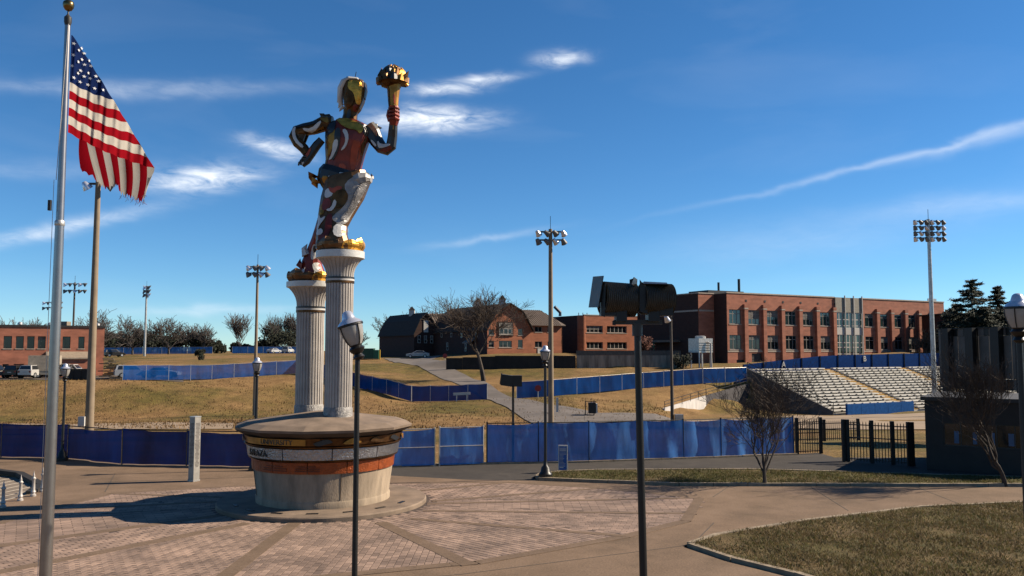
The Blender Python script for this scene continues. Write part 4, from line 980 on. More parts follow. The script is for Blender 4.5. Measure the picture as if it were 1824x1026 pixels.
def figure():
    z2 = (500, 100, 4.276); z3 = (490, 300, 3.948)
    torso = limb([(606, 316, 30, .30, 0), (610, 306, 33, .33, 0), (613, 290, 33, .35, 0), (615, 270, 36, .40, 0), (618, 252, 39, .44, 0), (621, 236, 42, .42, 0), (621, 224, 38, .34, 0), (622, 214, 18, .22, 0)], 12)
    t = torso.build('torso', m_mar, statue)
    patch(t, torso, [(330, 820), (345, 640), (430, 560), (440, 660), (380, 790), (340, 850)], m_ochre, zoom=z2)
    patch(t, torso, [(420, 670), (460, 655), (455, 720), (410, 800), (375, 812), (410, 760)], m_wht, zoom=z2, off=.04)
    patch(t, torso, [(487, 590), (520, 580), (543, 640), (520, 715), (482, 745), (480, 735), (512, 690), (515, 640)], m_wht, zoom=z2, off=.04)
    patch(t, torso, [(415, 475), (500, 480), (620, 530), (650, 580), (620, 620), (600, 590), (530, 580), (470, 540)], m_gold, zoom=z2, off=.05)
    patch(t, torso, [(560, 520), (640, 505), (680, 560), (670, 640), (640, 600), (650, 575)], m_blk, zoom=z2)
    patch(t, torso, [(345, 540), (400, 480), (440, 520), (430, 600), (380, 620), (335, 660)], m_blk, zoom=z2, off=.035)
    patch(t, torso, [(625, 700), (660, 640), (685, 640), (640, 720), (632, 790)], m_brn, zoom=z2)
    patch(t, torso, [(430, 590), (470, 560), (480, 640), (455, 760), (400, 830), (430, 740)], m_blk, zoom=z2, off=.028)
    patch(t, torso, [(455, 850), (480, 832), (515, 850), (520, 880), (470, 880)], m_red, zoom=z2)
    patch(t, torso, [(560, 680), (620, 640), (620, 780), (580, 880), (540, 880)], m_red, zoom=z2, off=.012)
    # neck and head
    neck = limb([(622, 220, 15, .2, 0), (624, 206, 12.5, .19, 0), (625, 196, 13, .2, 0)], 10); nk = neck.build('neck', m_bronze, statue)
    patch(nk, neck, [(618, 214), (622, 198), (628, 198), (626, 214)], m_blk)
    head = limb([(626, 200, 11, .2, 0), (628, 192, 15, .26, 0), (631, 178, 18.5, .30, 0), (632, 162, 20.5, .32, 0), (633, 150, 20, .30, 0), (634, 143, 15, .22, 0)], 8, .55)
    hd = head.build('head', m_bronze, statue)
    patch(hd, head, [(530, 210), (575, 205), (625, 215), (635, 260), (625, 320), (620, 380), (590, 390), (580, 350), (570, 300), (525, 270)], m_gold, 'face_plate', .05, 1, z2, False)
    patch(hd, head, [(500, 320), (530, 280), (570, 300), (575, 350), (560, 390), (520, 420), (500, 380)], m_bronze, 'cheek_plate', .055, 1, z2, False)
    patch(hd, head, [(560, 395), (600, 385), (620, 395), (590, 430), (565, 440)], m_mar, 'jaw_plate', .05, 1, z2, False)
    hair = limb([(607, 188, 4, .10, .02), (606, 175, 5, .2, .02), (608, 160, 6.5, .27, .02), (614, 149, 7, .3, .02), (624, 143.5, 5, .31, .02), (638, 144, 4, .27, .02), (649, 151, 3.4, .22, .02), (651, 160, 2.5, .16, .02)], 10); h = hair.build('hair', m_wht, statue)
    for k, (x, y) in enumerate([(602.5, 172), (601, 180), (603, 190), (605, 196)]): spike(h, [(x + 6, y - 7, 0), (x + 2, y - 2, 0), (x - .8, y + 3, 0)], .09, m_wht, 'hair_lock')
    spike(h, [(620, 146, 0), (619, 140, 0), (617.5, 136, 0)], .09, m_blk, 'hair_lock')
    MB().tube([at(632, 142, SD), at(634.5, 128, SD)], .012, 5).build('lightning_rod', iron, h)
    ear = limb([(650, 150, 3, .2, 0), (651, 162, 3.2, .22, 0), (649, 176, 2, .15, 0)], 8); ear.build('ear_guard', m_blk, statue)
    # left arm (viewer's left): elbow out, hand to the hip
    arm = limb([(592, 222, 15, .22, 0), (578, 221, 13.5, .22, -.05), (562, 229, 11.5, .2, -.1), (545, 233, 11, .19, -.15), (532, 237, 10.5, .18, -.18), (527, 246, 9.5, .17, -.2), (534, 258, 9.5, .16, -.22), (545, 268, 9, .14, -.25), (551, 277, 8, .12, -.28)], 10)
    a = arm.build('upper_arm', m_bronze, statue)
    patch(a, arm, [(185, 570), (250, 575), (320, 505), (325, 530), (270, 600), (205, 595)], m_wht, zoom=z2, off=.04)
    patch(a, arm, [(105, 590), (140, 550), (130, 610), (155, 670), (200, 705), (190, 730), (125, 670)], m_wht, zoom=z2, off=.04)
    patch(a, arm, [(300, 480), (330, 450), (370, 470), (380, 530), (330, 510)], m_ochre, zoom=z2)
    patch(a, arm, [(120, 545), (200, 520), (300, 500), (290, 530), (190, 555), (130, 570)], m_blk, zoom=z2)
    patch(a, arm, [(140, 600), (200, 590), (215, 650), (225, 700), (170, 670)], m_brn, zoom=z2)
    patch(a, arm, [(230, 600), (320, 590), (335, 540), (350, 590), (290, 625), (235, 628)], m_ochre, zoom=z2)
    for p in ([(578, 212, 0), (574, 205, 0), (569, 202, 0)], [(586, 212, 0), (584, 206, 0), (578, 204, 0)], [(546, 226, 0), (544, 223, 0), (541, 221, 0)]): spike(a, p, .13, m_bronze)
    fore = limb([(577, 253, 6.5, .12, -.28), (568, 263, 7.5, .13, -.28), (558, 277, 8, .12, -.28), (549, 289, 8.5, .12, -.28), (541, 297, 6.5, .1, -.28)], 8); f = fore.build('hand', m_blk, statue)
    patch(f, fore, [(185, 740), (240, 710), (258, 730), (230, 790), (190, 800), (180, 780)], m_red, zoom=z2)
    patch(f, fore, [(165, 840), (185, 825), (205, 830), (190, 850), (172, 852)], m_wht, zoom=z2)
    for k in range(4): MB().tube([at(552 - k * 3.2, 284 + k * 4.2, SD) + Vector((0, -.36, 0)), at(547.5 - k * 3, 284 + k * 4, SD) + Vector((0, -.42, 0)), at(545 - k * 2.6, 288 + k * 3.6, SD) + Vector((0, -.36, 0))], [.05, .045, .03], 6).build('finger', m_blk, f)
    # right arm raised with the torch
    ra = limb([(655, 228, 16, .24, 0), (664, 238, 15, .23, 0), (671, 252, 13, .2, -.05), (680, 264, 11.5, .19, -.1), (690, 268, 10.5, .18, -.12), (698, 262, 9.5, .17, -.14), (700.5, 248, 8.5, .16, -.18), (702, 236, 8, .15, -.24), (703, 226, 7.5, .13, -.28), (704, 220, 7, .12, -.3)], 10)
    b = ra.build('raised_arm', m_blk, statue)
    patch(b, ra, [(750, 655), (770, 690), (850, 685), (835, 705), (765, 722), (748, 700)], m_wht, zoom=z2, off=.04)
    patch(b, ra, [(655, 515), (720, 530), (745, 620), (730, 620), (700, 570), (670, 550)], mat('copper_sheet', (.38, .14, .06), .4, metal=.7, var=.4, scale=6), zoom=z2, off=.04)
    patch(b, ra, [(690, 650), (715, 660), (745, 700), (725, 705)], m_wht, zoom=z2, off=.04)
    patch(b, ra, [(730, 745), (770, 730), (855, 695), (850, 735), (780, 757)], m_mar, zoom=z2)
    for p in ([(672, 232, 0), (676, 227, 0), (681, 228, 0)], [(668, 226, 0), (671, 222, 0), (673, 221, 0)]): spike(b, p, .1, m_blk)
    torch = limb([(703, 236, 4, .07, -.32), (703, 222, 6, .1, -.32), (703.2, 205, 8, .14, -.3), (703, 180, 10, .17, -.3), (703.5, 162, 12, .2, -.3), (703.5, 155, 13, .22, -.3)], 12, 1); tc = torch.build('torch_handle', m_ochre, statue)
    patch(tc, torch, [(870, 330), (885, 320), (890, 390), (880, 400)], m_red, zoom=z2)
    hand = limb([(703.5, 229, 6.5, .13, -.3), (704, 221, 9, .17, -.31), (704.5, 210, 9.5, .18, -.32), (705, 199, 8.8, .16, -.32), (705, 195, 7.5, .13, -.32)], 10); hnd = hand.build('torch_hand', m_mar, statue)
    patch(tc, torch, [(810, 260), (840, 255), (848, 400), (840, 480), (825, 400)], m_bronze, zoom=z2)
    for k in range(4): y = 200 + k * 6.2; MB().tube([at(697, y, SD) + Vector((0, -.42, 0)), at(700, y - .6, SD) + Vector((0, -.51, 0)), at(707, y - 1, SD) + Vector((0, -.51, 0)), at(713.5, y + .5, SD) + Vector((0, -.36, 0))], [.045, .055, .055, .04], 6).build('finger', m_mar, hnd)
    MB().tube([at(697, 222, SD) + Vector((0, -.35, 0)), at(694, 212, SD) + Vector((0, -.40, 0)), at(695.5, 202, SD) + Vector((0, -.42, 0))], [.06, .055, .035], 6).build('thumb', m_mar, hnd)
    bowl = limb([(703, 160, 11, .2, -.3), (702, 157, 21, .34, -.3), (702, 150, 25, .4, -.3), (702, 143, 23, .38, -.3), (702, 136, 18, .3, -.3), (702, 130, 14, .24, -.3)], 14, 1); bw = bowl.build('torch_bowl', m_bronze, statue)
    rr = random.Random(3)
    for k in range(40):
        a = 2 * math.pi * k / 13 + rr.uniform(-.2, .2); ti = k // 13; r = (22, 15, 8, 4)[ti]; x = 702 + r * math.cos(a); dy = -.3 + r * .0165 * math.sin(a); y0 = (152, 142, 135, 132)[ti]; hh = (13, 15, 14, 13)[ti] * rr.uniform(.7, 1.1)
        spike(bw, [(x, y0, dy), (x + 3 * math.cos(a), y0 - hh * .5, dy + .04 * math.sin(a)), (x + rr.uniform(-3, 4), y0 - hh, dy)], .15, (m_bronze, m_gold, m_blk, m_ochre)[k % 4] if k % 3 else m_bronze, 'flame')
    spike(bw, [(720, 148, -.4), (726, 143, -.4), (731, 134, -.4)], .14, m_bronze, 'flame'); spike(bw, [(684, 152, -.4), (680, 142, -.4), (684, 128, -.4)], .14, m_bronze, 'flame')
    # hip skirt and legs
    hip = limb([(607, 302, 32, .38, 0), (604, 312, 37, .44, 0), (601, 322, 36, .44, 0), (603, 334, 27, .38, 0)], 12); hp = hip.build('hip_belt', m_blk, statue)
    patch(hp, hip, [(250, 930), (262, 880), (300, 850), (310, 920), (290, 970), (262, 960)], m_ochre, zoom=z2)
    patch(hp, hip, [(460, 905), (520, 912), (535, 930), (490, 932)], m_wht, zoom=z2, off=.04)
    patch(hp, hip, [(385, 935), (400, 935), (415, 980), (400, 1010), (388, 990)], m_wht, zoom=z2, off=.04)
    patch(hp, hip, [(330, 930), (385, 935), (390, 1000), (345, 990)], m_ochre, zoom=z2)
    patch(hp, hip, [(405, 990), (500, 1000), (560, 975), (520, 1025), (420, 1030)], m_red, zoom=z2)
    spike(hp, [(566, 322, -.1), (562, 328, -.1), (567, 337, -.1)], .2, m_ochre); spike(hp, [(560, 312, -.1), (557, 318, -.1), (560, 330, -.1)], .2, m_bronze)
    leg = limb([(618, 314, 37, .40, -.15), (621, 328, 40, .42, -.2), (616, 345, 37, .40, -.25), (608, 365, 34, .36, -.3), (602, 385, 30, .33, -.35), (598, 405, 26.5, .33, -.45), (598, 425, 27, .36, -.55), (601, 444, 30, .4, -.6)], 12)
    lg = leg.build('front_leg', m_brn, statue)
    patch(lg, leg, [(520, 130), (610, 60), (690, 120), (640, 215), (560, 340), (530, 410), (490, 420), (440, 390), (440, 360), (510, 300), (550, 230), (520, 180)], mat('weathered_white', (.52, .49, .46), .5, metal=.1, var=.3, scale=3, bump=.3), zoom=z3, off=.03, back=False)
    patch(lg, leg, [(590, 190), (640, 120), (685, 128), (640, 210), (560, 340), (520, 390), (490, 380), (560, 290)], mat('etched_steel', (.34, .32, .31), .45, metal=.4, var=.3, scale=8, bump=.5), zoom=z3, off=.075, back=False)
    patch(lg, leg, [(385, 165), (430, 170), (440, 215), (400, 235), (375, 225)], m_wht, zoom=z3)
    patch(lg, leg, [(370, 240), (420, 235), (430, 290), (390, 325), (355, 310)], m_mar, zoom=z3, off=.03)
    patch(lg, leg, [(325, 345), (345, 350), (355, 380), (390, 358), (385, 380), (350, 425), (340, 460), (365, 445), (385, 470), (365, 495), (335, 495), (320, 465), (330, 430), (320, 400)], m_wht, zoom=z3, off=.03)
    patch(lg, leg, [(400, 350), (440, 340), (440, 440), (410, 520), (350, 540), (350, 500), (395, 480), (390, 420)], m_mar, zoom=z3, off=.02)
    patch(lg, leg, [(455, 418), (525, 415), (530, 490), (495, 515), (450, 490)], m_wht, zoom=z3, off=.05)
    patch(lg, leg, [(450, 190), (520, 170), (548, 220), (520, 290), (460, 310), (430, 260)], m_bronze, zoom=z3, off=.05)
    patch(lg, leg, [(400, 150), (440, 170), (470, 150), (510, 160), (470, 200), (420, 200)], m_red, zoom=z3, off=.025)
    patch(lg, leg, [(395, 315), (430, 305), (450, 240), (470, 270), (440, 325), (405, 328)], m_wht, zoom=z3, off=.07)
    patch(lg, leg, [(330, 300), (370, 260), (385, 330), (350, 360), (320, 350)], m_ochre, zoom=z3, off=.02)
    knee = limb([(632, 330, 12, .36, -.25), (646, 324, 14, .38, -.25), (657, 322, 11, .32, -.25), (664, 323, 5, .2, -.25)], 10); kn = knee.build('knee_cap', MATS['weathered_white'], statue)
    for p in ([(648, 313, 0), (646, 308, 0), (642, 304, 0)], [(655, 314, 0), (656, 311, 0), (655, 307, 0)], [(662, 318, 0), (663, 314, 0), (661, 309, 0)]): spike(kn, p, .08, m_blk)
    rear = limb([(600, 330, 16, .3, .1), (586, 352, 13, .3, .2), (577, 380, 12, .28, .3), (568, 405, 12, .27, .4), (560, 425, 12, .26, .5), (551, 445, 13, .27, .6), (547, 465, 18, .3, .6), (547, 485, 24, .36, .6), (550, 501, 30, .42, .6)], 12)
    rl = rear.build('rear_leg', m_mar, statue)
    patch(rl, rear, [(245, 540), (265, 520), (285, 560), (270, 620), (240, 640), (232, 600)], m_wht, zoom=z3, off=.03)
    patch(rl, rear, [(247, 660), (290, 650), (330, 690), (325, 715), (290, 735), (255, 705)], m_wht, zoom=z3, off=.05)
    patch(rl, rear, [(250, 545), (275, 530), (275, 570), (255, 590)], m_blk, zoom=z3, off=.05)
    patch(rl, rear, [(125, 700), (135, 650), (150, 700), (165, 765), (150, 745)], m_wht, zoom=z3, off=.04)
    patch(rl, rear, [(265, 480), (290, 440), (300, 480), (280, 500)], m_ochre, zoom=z3, off=.03)
    patch(rl, rear, [(95, 720), (130, 700), (170, 780), (100, 795)], m_brn, zoom=z3, off=.03)
    for p, mm in (([(540, 452, .4), (536, 440, .4), (542, 431, .4)], m_wht), ([(534, 470, .4), (526, 468, .4), (529, 458, .4)], m_mar), ([(526, 482, .4), (518, 486, .4), (516, 480, .4)], m_bronze)): spike(rl, p, .16, mm)
figure()

# ------------------------------------------------------------------ flagpole and flag
def flagpole():
    D = 12.0; X = -6.5; zt = at(121, 10, D).z
    root = thing('flagpole', 'tall brushed aluminium flagpole at the left of the plaza', 'flagpole', (X, D, 0), world=True)
    zj = at(103, 395, D).z
    MB().tube([(X, D, 0), (X, D, 2), (X, D, zj)], [.088, .080, .060], 24).build('lower_shaft', alum, root, smooth=True)
    MB().tube([(X, D, zj), (X, D, zj + .02), (X, D, zt - .28)], [.055, .054, .038], 24).build('upper_shaft', alum, root, smooth=True)
    MB().lathe([(.062, zj - .06), (.068, zj - .05), (.068, zj), (.057, zj + .02)], 24, (X, D, 0)).build('joint_collar', galv, root, smooth=True)
    MB().lathe([(.039, zt - .3), (.052, zt - .25), (.052, zt - .18), (.035, zt - .16), (.012, zt - .13), (.012, zt - .06)], 20, (X, D, 0)).build('truck', dframe, root, smooth=True)
    MB().lathe([(.01, zt - .085), (.045, zt - .07), (.07, zt - .03), (.078, zt + .01), (.07, zt + .05), (.04, zt + .075), (.01, zt + .085)], 20, (X, D, 0)).build('ball_finial', mat('brass_ball', (.20, .13, .05), .3, metal=1), root, smooth=True)
    MB().lathe([(.28, 0), (.26, .06), (.14, .12), (.11, .2)], 24, (X, D, 0)).build('base_collar', alum, root, smooth=True)
    P = [(X - .075, D - .06, 1.0 + (zj + .6 - 1.0) * k / 12) for k in range(13)]
    MB().tube(P, .004, 5).build('halyard', white, root); MB().tube([(X - .05, D - .05, zj + .6), (X + .04, D - .06, zt - .3)], .005, 4).build('halyard', white, root)
    MB().box(X - .13, X - .09, D - .1, D - .06, zj + .15, zj + .3).build('cleat', dframe, root)
    return X, D
FX, FD = flagpole()
def flag():
    red = mat('flag_red', (.46, .008, .018), .9, var=.12, scale=2, trans=.3, spec=.02); wht = mat('flag_white', (.86, .78, .66), .9, var=.08, trans=.3, spec=.02); blu = mat('flag_blue', (.012, .028, .12), .9, var=.15, trans=.2, spec=.02); str_ = mat('flag_star', (1, 1, 1), .9, spec=.02)
    D = FD
    root = thing('flag', 'tattered american flag drooping from the flagpole', 'flag', tuple(at(124, 62, D)), world=True)
    def Af(s, t):
        """s down the hoist, t along the stripe to the fly fold; picture-like drape, real depth waves"""
        hx, hy = 127 - 6 * s, 62 + 174 * s; rx, ry = 128 + 147 * s ** .96, 62 + 238 * s
        bow = 9 * math.sin(math.pi * t) * s * (1 - .3 * s)
        x = hx + (rx - hx) * t; y = hy + (ry - hy) * t + bow
        d = 1.25 * t * s + .05 * math.sin(9 * t * s + 1.5 * s) * t + .012 * math.sin(60 * (t * s) + 6 * s) + .006 * math.sin(103 * t * s)
        return at(x, y, D + .02 + d) + Vector((0, 0, .008 * math.sin(40 * t * s)))
    def sheet(name, f, s0, s1, t0, t1, m, ns=8, nt=44, par=None):
        b = MB()
        for i in range(ns + 1):
            for j in range(nt + 1): b.v.append(tuple(f(s0 + (s1 - s0) * i / ns, t0 + (t1 - t0) * j / nt)))
        for i in range(ns):
            for j in range(nt): a = i * (nt + 1) + j; b.f.append((a, a + 1, a + nt + 2, a + nt + 1))
        return b.build(name, m, par or root, smooth=True, fix=False)
    sc = .485; can = sheet('canton', Af, 0.003, sc, 0, 1, blu, 26, 44)
    for k in range(6):
        a, b = sc + (1 - sc) * k / 6, sc + (1 - sc) * (k + 1) / 6; sheet('stripe', Af, a, b, 0, 1, wht if k % 2 == 0 else red, 6, 60)
    st = MB(); r_ = random.Random(2)
    for i in range(9):
        for j in range(6):
            x = 132 + j * 13 + (6.5 if i % 2 else 0) - i * .4; y = 78 + i * 10 + j * 5.2
            # solve s, t on the sheet for this spot
            best = min(((abs(x - (127 - 6 * s + (1 + 6 * s + 147 * s ** .96) * t)) + abs(y - (62 + 174 * s + 64 * s * t)), s, t) for s in [q / 70 for q in range(6, 33)] for t in [q / 24 for q in range(1, 24)]), key=lambda q: q[0])
            if best[0] > 4 or best[1] > sc - .03: continue
            c = Af(best[1], best[2]); ex = (Af(best[1], best[2] + .02) - c).normalized(); nn = ex.cross(Af(best[1] + .01, best[2]) - c).normalized(); nn = nn if nn.y < 0 else -nn; ez = nn.cross(ex).normalized(); ez = ez if ez.z > 0 else -ez; c = c + nn * .022; R1, R2 = .026, .011; pts = []
            for q in range(10): a = math.pi / 2 + q * math.pi / 5; rr = R1 if q % 2 == 0 else R2; pts.append(c + ex * (rr * 1.3 * math.cos(a)) + ez * (rr * math.sin(a)))
            st.quad(*[c + (p - c) for p in pts])
    tag(st.build('stars', str_, can, fix=False), kind='stuff')
    # the fly end hangs back down behind: near-vertical stripes, ragged hem
    def Bf(s, t):
        tx, ty = 141 + 134 * t, 247 + 50 * t; hem = [(0, 325 - 26), (.15, 333), (.3, 334), (.42, 328), (.52, 346), (.7, 350), (.85, 358), (.93, 356), (1, 350 - 30)]
        hy = next(y0 + (y1 - y0) * (t - a) / (b - a) for (a, y0), (b, y1) in zip(hem, hem[1:]) if t <= b + 1e-9)
        hx = 148 + 124 * t if t < .12 else 168 + 97 * t + (5 if t > .8 else 0)
        hx = 143 + 24 * min(1, t / .12) + 96 * t
        if s > .9: hy += 3.0 * math.sin(t * 150) * (s - .9) * 10 + 2 * math.sin(t * 67)
        x = tx + (hx - tx) * s + 6 * math.sin(math.pi * s) * (t - .3); y = ty + (hy - ty) * s
        d = 1.22 + .75 * (1 - t) + .07 * math.sin(9 * t + 2 * s) + .10 * s + .02 * math.sin(31 * t)
        return at(x, y, D + .06 + d)
    N = 10
    for k in range(N): sheet('stripe', Bf, 0, 1, k / N, (k + 1) / N, red if k % 2 == 0 else wht, 14, 8)
    for k in range(26):
        t = r_.uniform(.5, .97); p = Bf(1, t); MB().tube([p, p + Vector((r_.uniform(-.03, .03), 0, -.03)), p + Vector((r_.uniform(-.06, .06), 0, -r_.uniform(.04, .08)))], .003, 3).build('loose_thread', red if k % 3 else wht, root)
flag()

# ------------------------------------------------------------------ lamp posts
lglass = mat('lamp_glass', (.74, .70, .65), .22, var=.1, scale=8, spec=.7, trans=.4)
lcap = mat('lamp_cap', (.60, .60, .64), .25, metal=.6, var=.1)
def lamp_post(px, D, ytop, label, tilt=0, rad=.05, z0=0, ground=None):
    c = at(px, ytop, D); zt = c.z; x = c.x
    root = thing('lamp_post', label, 'lamp post', (x, D, z0), world=True, group=None)
    zb = zt - .62
    MB().lathe([(.24, z0), (.24, z0 + .12), (.17, z0 + .2), (.15, z0 + .34), (rad * 1.4, z0 + .42), (rad, z0 + .6), (rad * .85, zb)], 16, (x, D, 0)).build('post', blackm, root, smooth=True)
    Mt = Matrix.Translation((x, D, zb)) @ Matrix.Rotation(tilt, 4, 'Y')
    def L_(prof, name, m, n=20, par=root, smooth=True):
        b = MB().lathe(prof, n); b.v = [tuple(Mt @ Vector(v)) for v in b.v]; return b.build(name, m, par, smooth=smooth)
    L_([(.05, -.12), (.09, -.08), (.06, -.03), (.10, .01), (.12, .05), (.085, .09), (.10, .12)], 'collar', blackm)
    L_([(.095, .11), (.135, .18), (.165, .28), (.178, .37), (.178, .40)], 'globe', lglass)
    L_([(.175, .39), (.195, .40), (.195, .425), (.17, .432)], 'rim', blackm)
    L_([(.19, .43), (.16, .47), (.105, .505), (.10, .52), (.075, .60), (.05, .625), (.02, .635)], 'cap', lcap)
    for k in range(4):
        a = math.pi / 4 + k * math.pi / 2; b = MB().tube([Mt @ Vector((r * math.cos(a), r * math.sin(a), z)) for r, z in ((.105, .11), (.145, .18), (.175, .28), (.19, .41))], .009, 5); b.build('strap', blackm, root)
    return root
lamp_post(638, 12.6, 553, 'nearest black lamp post with its lantern knocked askew, before the statue', R(-16), .044)
lamp_post(1812, 12.8, 524, 'lamp post at the far right edge of the picture before the scoreboard', 0, .05)
lamp_post(971, 30.1, 616, 'black lamp post standing on the tip of the grass island', 0, .055, .06)
lamp_post(458.5, 32.2, 637, 'lamp post behind the statue base, left of the columns', 0, .06)
lamp_post(117, 35.0, 648, 'lamp post by the navy fence, mostly behind the flagpole', 0, .055)

# ------------------------------------------------------------------ stadium light poles
def stadium_pole(px, D, ytop, label, rows, n, spread, dy, rbase, rtop, m, size=.42, ybase=None, aim=-1, flat=False, hang=0):
    x = fx(px) * D; zt = EYE + (625 - ytop) / F * D; z0 = T(x, D) - .2
    root = thing('stadium_light', label, 'light pole', (x, D, z0), world=True, group='stadium light poles')
    MB().tube([(x, D, z0), (x, D, zt)], [rbase, rtop], 12).build('pole', m, root, smooth=True)
    MB().tube([(x, D, zt), (x, D, zt + 1.2)], .03, 4).build('lightning_rod', iron, root)
    for r in range(rows):
        z = zt - .25 - r * dy; MB().bar((x - spread / 2 * 1.05, D, z), (x + spread / 2 * 1.05, D, z), .12, .14).build('crossarm', dframe, root)
        for k in range(n):
            xx = x - spread / 2 + spread * k / (n - 1) if n > 1 else x - .4; tl = Matrix.Translation((xx, D - .12, z - .1)) @ Matrix.Rotation(aim * R(28 + 14 * ((k * 5 + r * 3) % 3)), 4, 'Y') @ Matrix.Rotation(R(24), 4, 'X')
            b = MB().lathe([(.09, .28 * size / .42), (.16, .2), (size * .8, -.12), (size, -.30), (size * .98, -.32)], 12); b.v = [tuple(tl @ Vector(v)) for v in b.v]; f = b.build('floodlight', mat('lamp_housing', (.20, .19, .18), .5, var=.2) if (k + r) % 3 else lcap, root, smooth=True)
            g = MB().lathe([(.05, -.325), (size * .93, -.33)], 12); g.v = [tuple(tl @ Vector(v)) for v in g.v]; g.build('lens', mat('lens_glass', (.10, .09, .085), .15, spec=.7), f)
    return root, x, zt
p1, x1, z1 = stadium_pole(166, 57, 318, 'thick concrete light pole beside the flagpole, partly behind the flag', 1, 2, 1.6, 1, .29, .17, polem, .36)
MB().box(x1 - .55, x1 - .12, 56.55, 56.9, EYE - (740 - 625) / F * 57 - .62, EYE - (740 - 625) / F * 57).build('meter_box', white, p1)
stadium_pole(981, 76, 407, 'tall concrete light pole with eight lamps on two arms near the centre', 2, 4, 2.3, .75, .27, .17, polem, .30)
stadium_pole(457, 98, 471, 'light pole with two rows of lamps left of the columns', 2, 4, 2.2, .75, .22, .13, polem, .36)
stadium_pole(131, 152, 503, 'slender light pole above the far left brick building', 2, 5, 3.6, 1.2, .22, .14, darkpole, .42)
stadium_pole(92, 196, 537, 'farther light pole just left of the flagpole shaft', 2, 5, 4.0, 1.2, .22, .14, darkpole, .5)
stadium_pole(259.5, 205, 509, 'grey light pole with stacked white lamps above the left trees', 3, 2, 1.0, .95, .3, .2, galv, .7)
stadium_pole(1660, 101, 389, 'galvanised light pole with four rows of lamps at the right', 4, 6, 3.4, .68, .32, .19, galv, .27)
p8, x8, z8 = stadium_pole(1195, 74, 560, 'thin light pole right of the black floodlight pair', 1, 1, .4, 1, .16, .1, darkpole, .3)
b_ = Vector((x8, 74, T(x8, 74))); MB().box(x8 + .2, x8 + .9, 73.6, 74.1, b_.z - .3, b_.z + 1.3).build('cabinet', galv, p8)

# ------------------------------------------------------------------ black floodlight pair in the foreground
def flood_pair():
    D = 14.0; s = D / F; base = at(1146, 1020, D); top = at(1135, 577, D); root = thing('floodlight_stand', 'black post carrying two ribbed drum floodlights in the right foreground', 'floodlight', (base.x, D, 0), world=True)
    g = base + (base - top) * (base.z / (top.z - base.z)); MB().tube([g, top], [.066, .056], 14).build('post', blackm, root, smooth=True)
    MB().tube([top - ZV * .2, top + ZV * .01], .085, 14).build('post_sleeve', mat('brown_paint', (.05, .042, .035), .45), root, smooth=True)
    a, b = at(1093, 574, D), at(1179, 574, D); MB().bar(a, b, .1, .075).build('crossarm', mat('brown_paint', (.05, .042, .035), .45), root)
    def drum(x0, x1, yc, rp, tilt):
        c = at((x0 + x1) / 2, yc, D); L_ = (x1 - x0) * s; r = rp * s; n = 20; prof = []
        M = Matrix.Translation(c) @ Matrix.Rotation(R(14), 4, 'Z') @ Matrix.Rotation(R(tilt), 4, 'Y') @ Matrix.Rotation(-math.pi / 2, 4, 'Y')
        k = 17; prof = [(r * .5, -L_ / 2), (r * .9, -L_ / 2 + .01)]
        for i in range(k): z = -L_ / 2 + L_ * (i + .5) / k; prof += [(r * .93, z - L_ * .25 / k), (r, z), (r * .93, z + L_ * .25 / k)]
        prof += [(r * .99, L_ / 2), (r * .90, L_ / 2 + .005), (r * .88, L_ / 2 - .08), (.02, L_ / 2 - .1)]
        m = MB().lathe(prof, 26); m.v = [tuple(M @ Vector(v)) for v in m.v]; d = m.build('drum', mat('drum_paint', (.10, .085, .06), .5, var=.3, scale=9), root, smooth=True)
        return c, r, L_, d, M
    c1, r1, L1, d1, M1 = drum(1071, 1133, 533, 30, 3); c2, r2, L2, d2, M2 = drum(1141, 1197, 533, 29, 2)
    # visor at the open left end, top plates
    def plate(pts, name, par, th=.012):
        q = [at(x, y, D) + Vector((0, d, 0)) for x, y, d in pts]; n = (q[1] - q[0]).cross(q[2] - q[0]).normalized() * th; MB().loft([q, [p + n for p in q]]).build(name, blackm, par)
    plate([(1059, 490, .28), (1071, 494, -.3), (1062, 549, -.3), (1051, 546, .28)], 'visor', root)
    plate([(1141, 507, -.26), (1151, 499, .26), (1193, 501, .26), (1184, 508, -.26)], 'visor', root)
    plate([(1122, 508, -.2), (1129, 494, -.05), (1137, 497, .1), (1136, 512, .1)], 'visor', root); plate([(1123, 497, .1), (1129, 495, .1), (1129, 512, .1), (1123, 512, .1)], 'visor', root)
    plate([(1136, 500, -.22), (1146, 512, -.22), (1150, 560, -.22), (1136, 556, -.22)], 'visor', root)
    plate([(1069, 512, -.24), (1076, 506, -.27), (1074, 566, -.27), (1068, 563, -.24)], 'yoke_plate', root)
    for x0, x1 in ((1069, 1096), (1096, 1115), (1152, 1172), (1172, 1196)):
        a, b = at(x0, 552, D), at(x1, 552, D); zb = at(0, 573 if x0 in (1096, 1152) else 563, D).z
        MB().box(a.x, b.x - .004, D - .16, D + .16, zb, a.z + .12).build('ballast_box', blackm, root)
    for x in (1101, 1168): p = at(x, 566, D); MB().box(p.x - .05, p.x + .05, D - .09, D + .09, p.z - .07, p.z + .07).build('bracket', mat('tan_bracket', (.16, .13, .10), .5), root)
    plate([(1040 + 8, 0, 0)] * 0 + [(1090, 572, -.06), (1096, 570, -.06), (1096, 580, -.06), (1090, 579, -.06)], 'end_cap', root)
flood_pair()
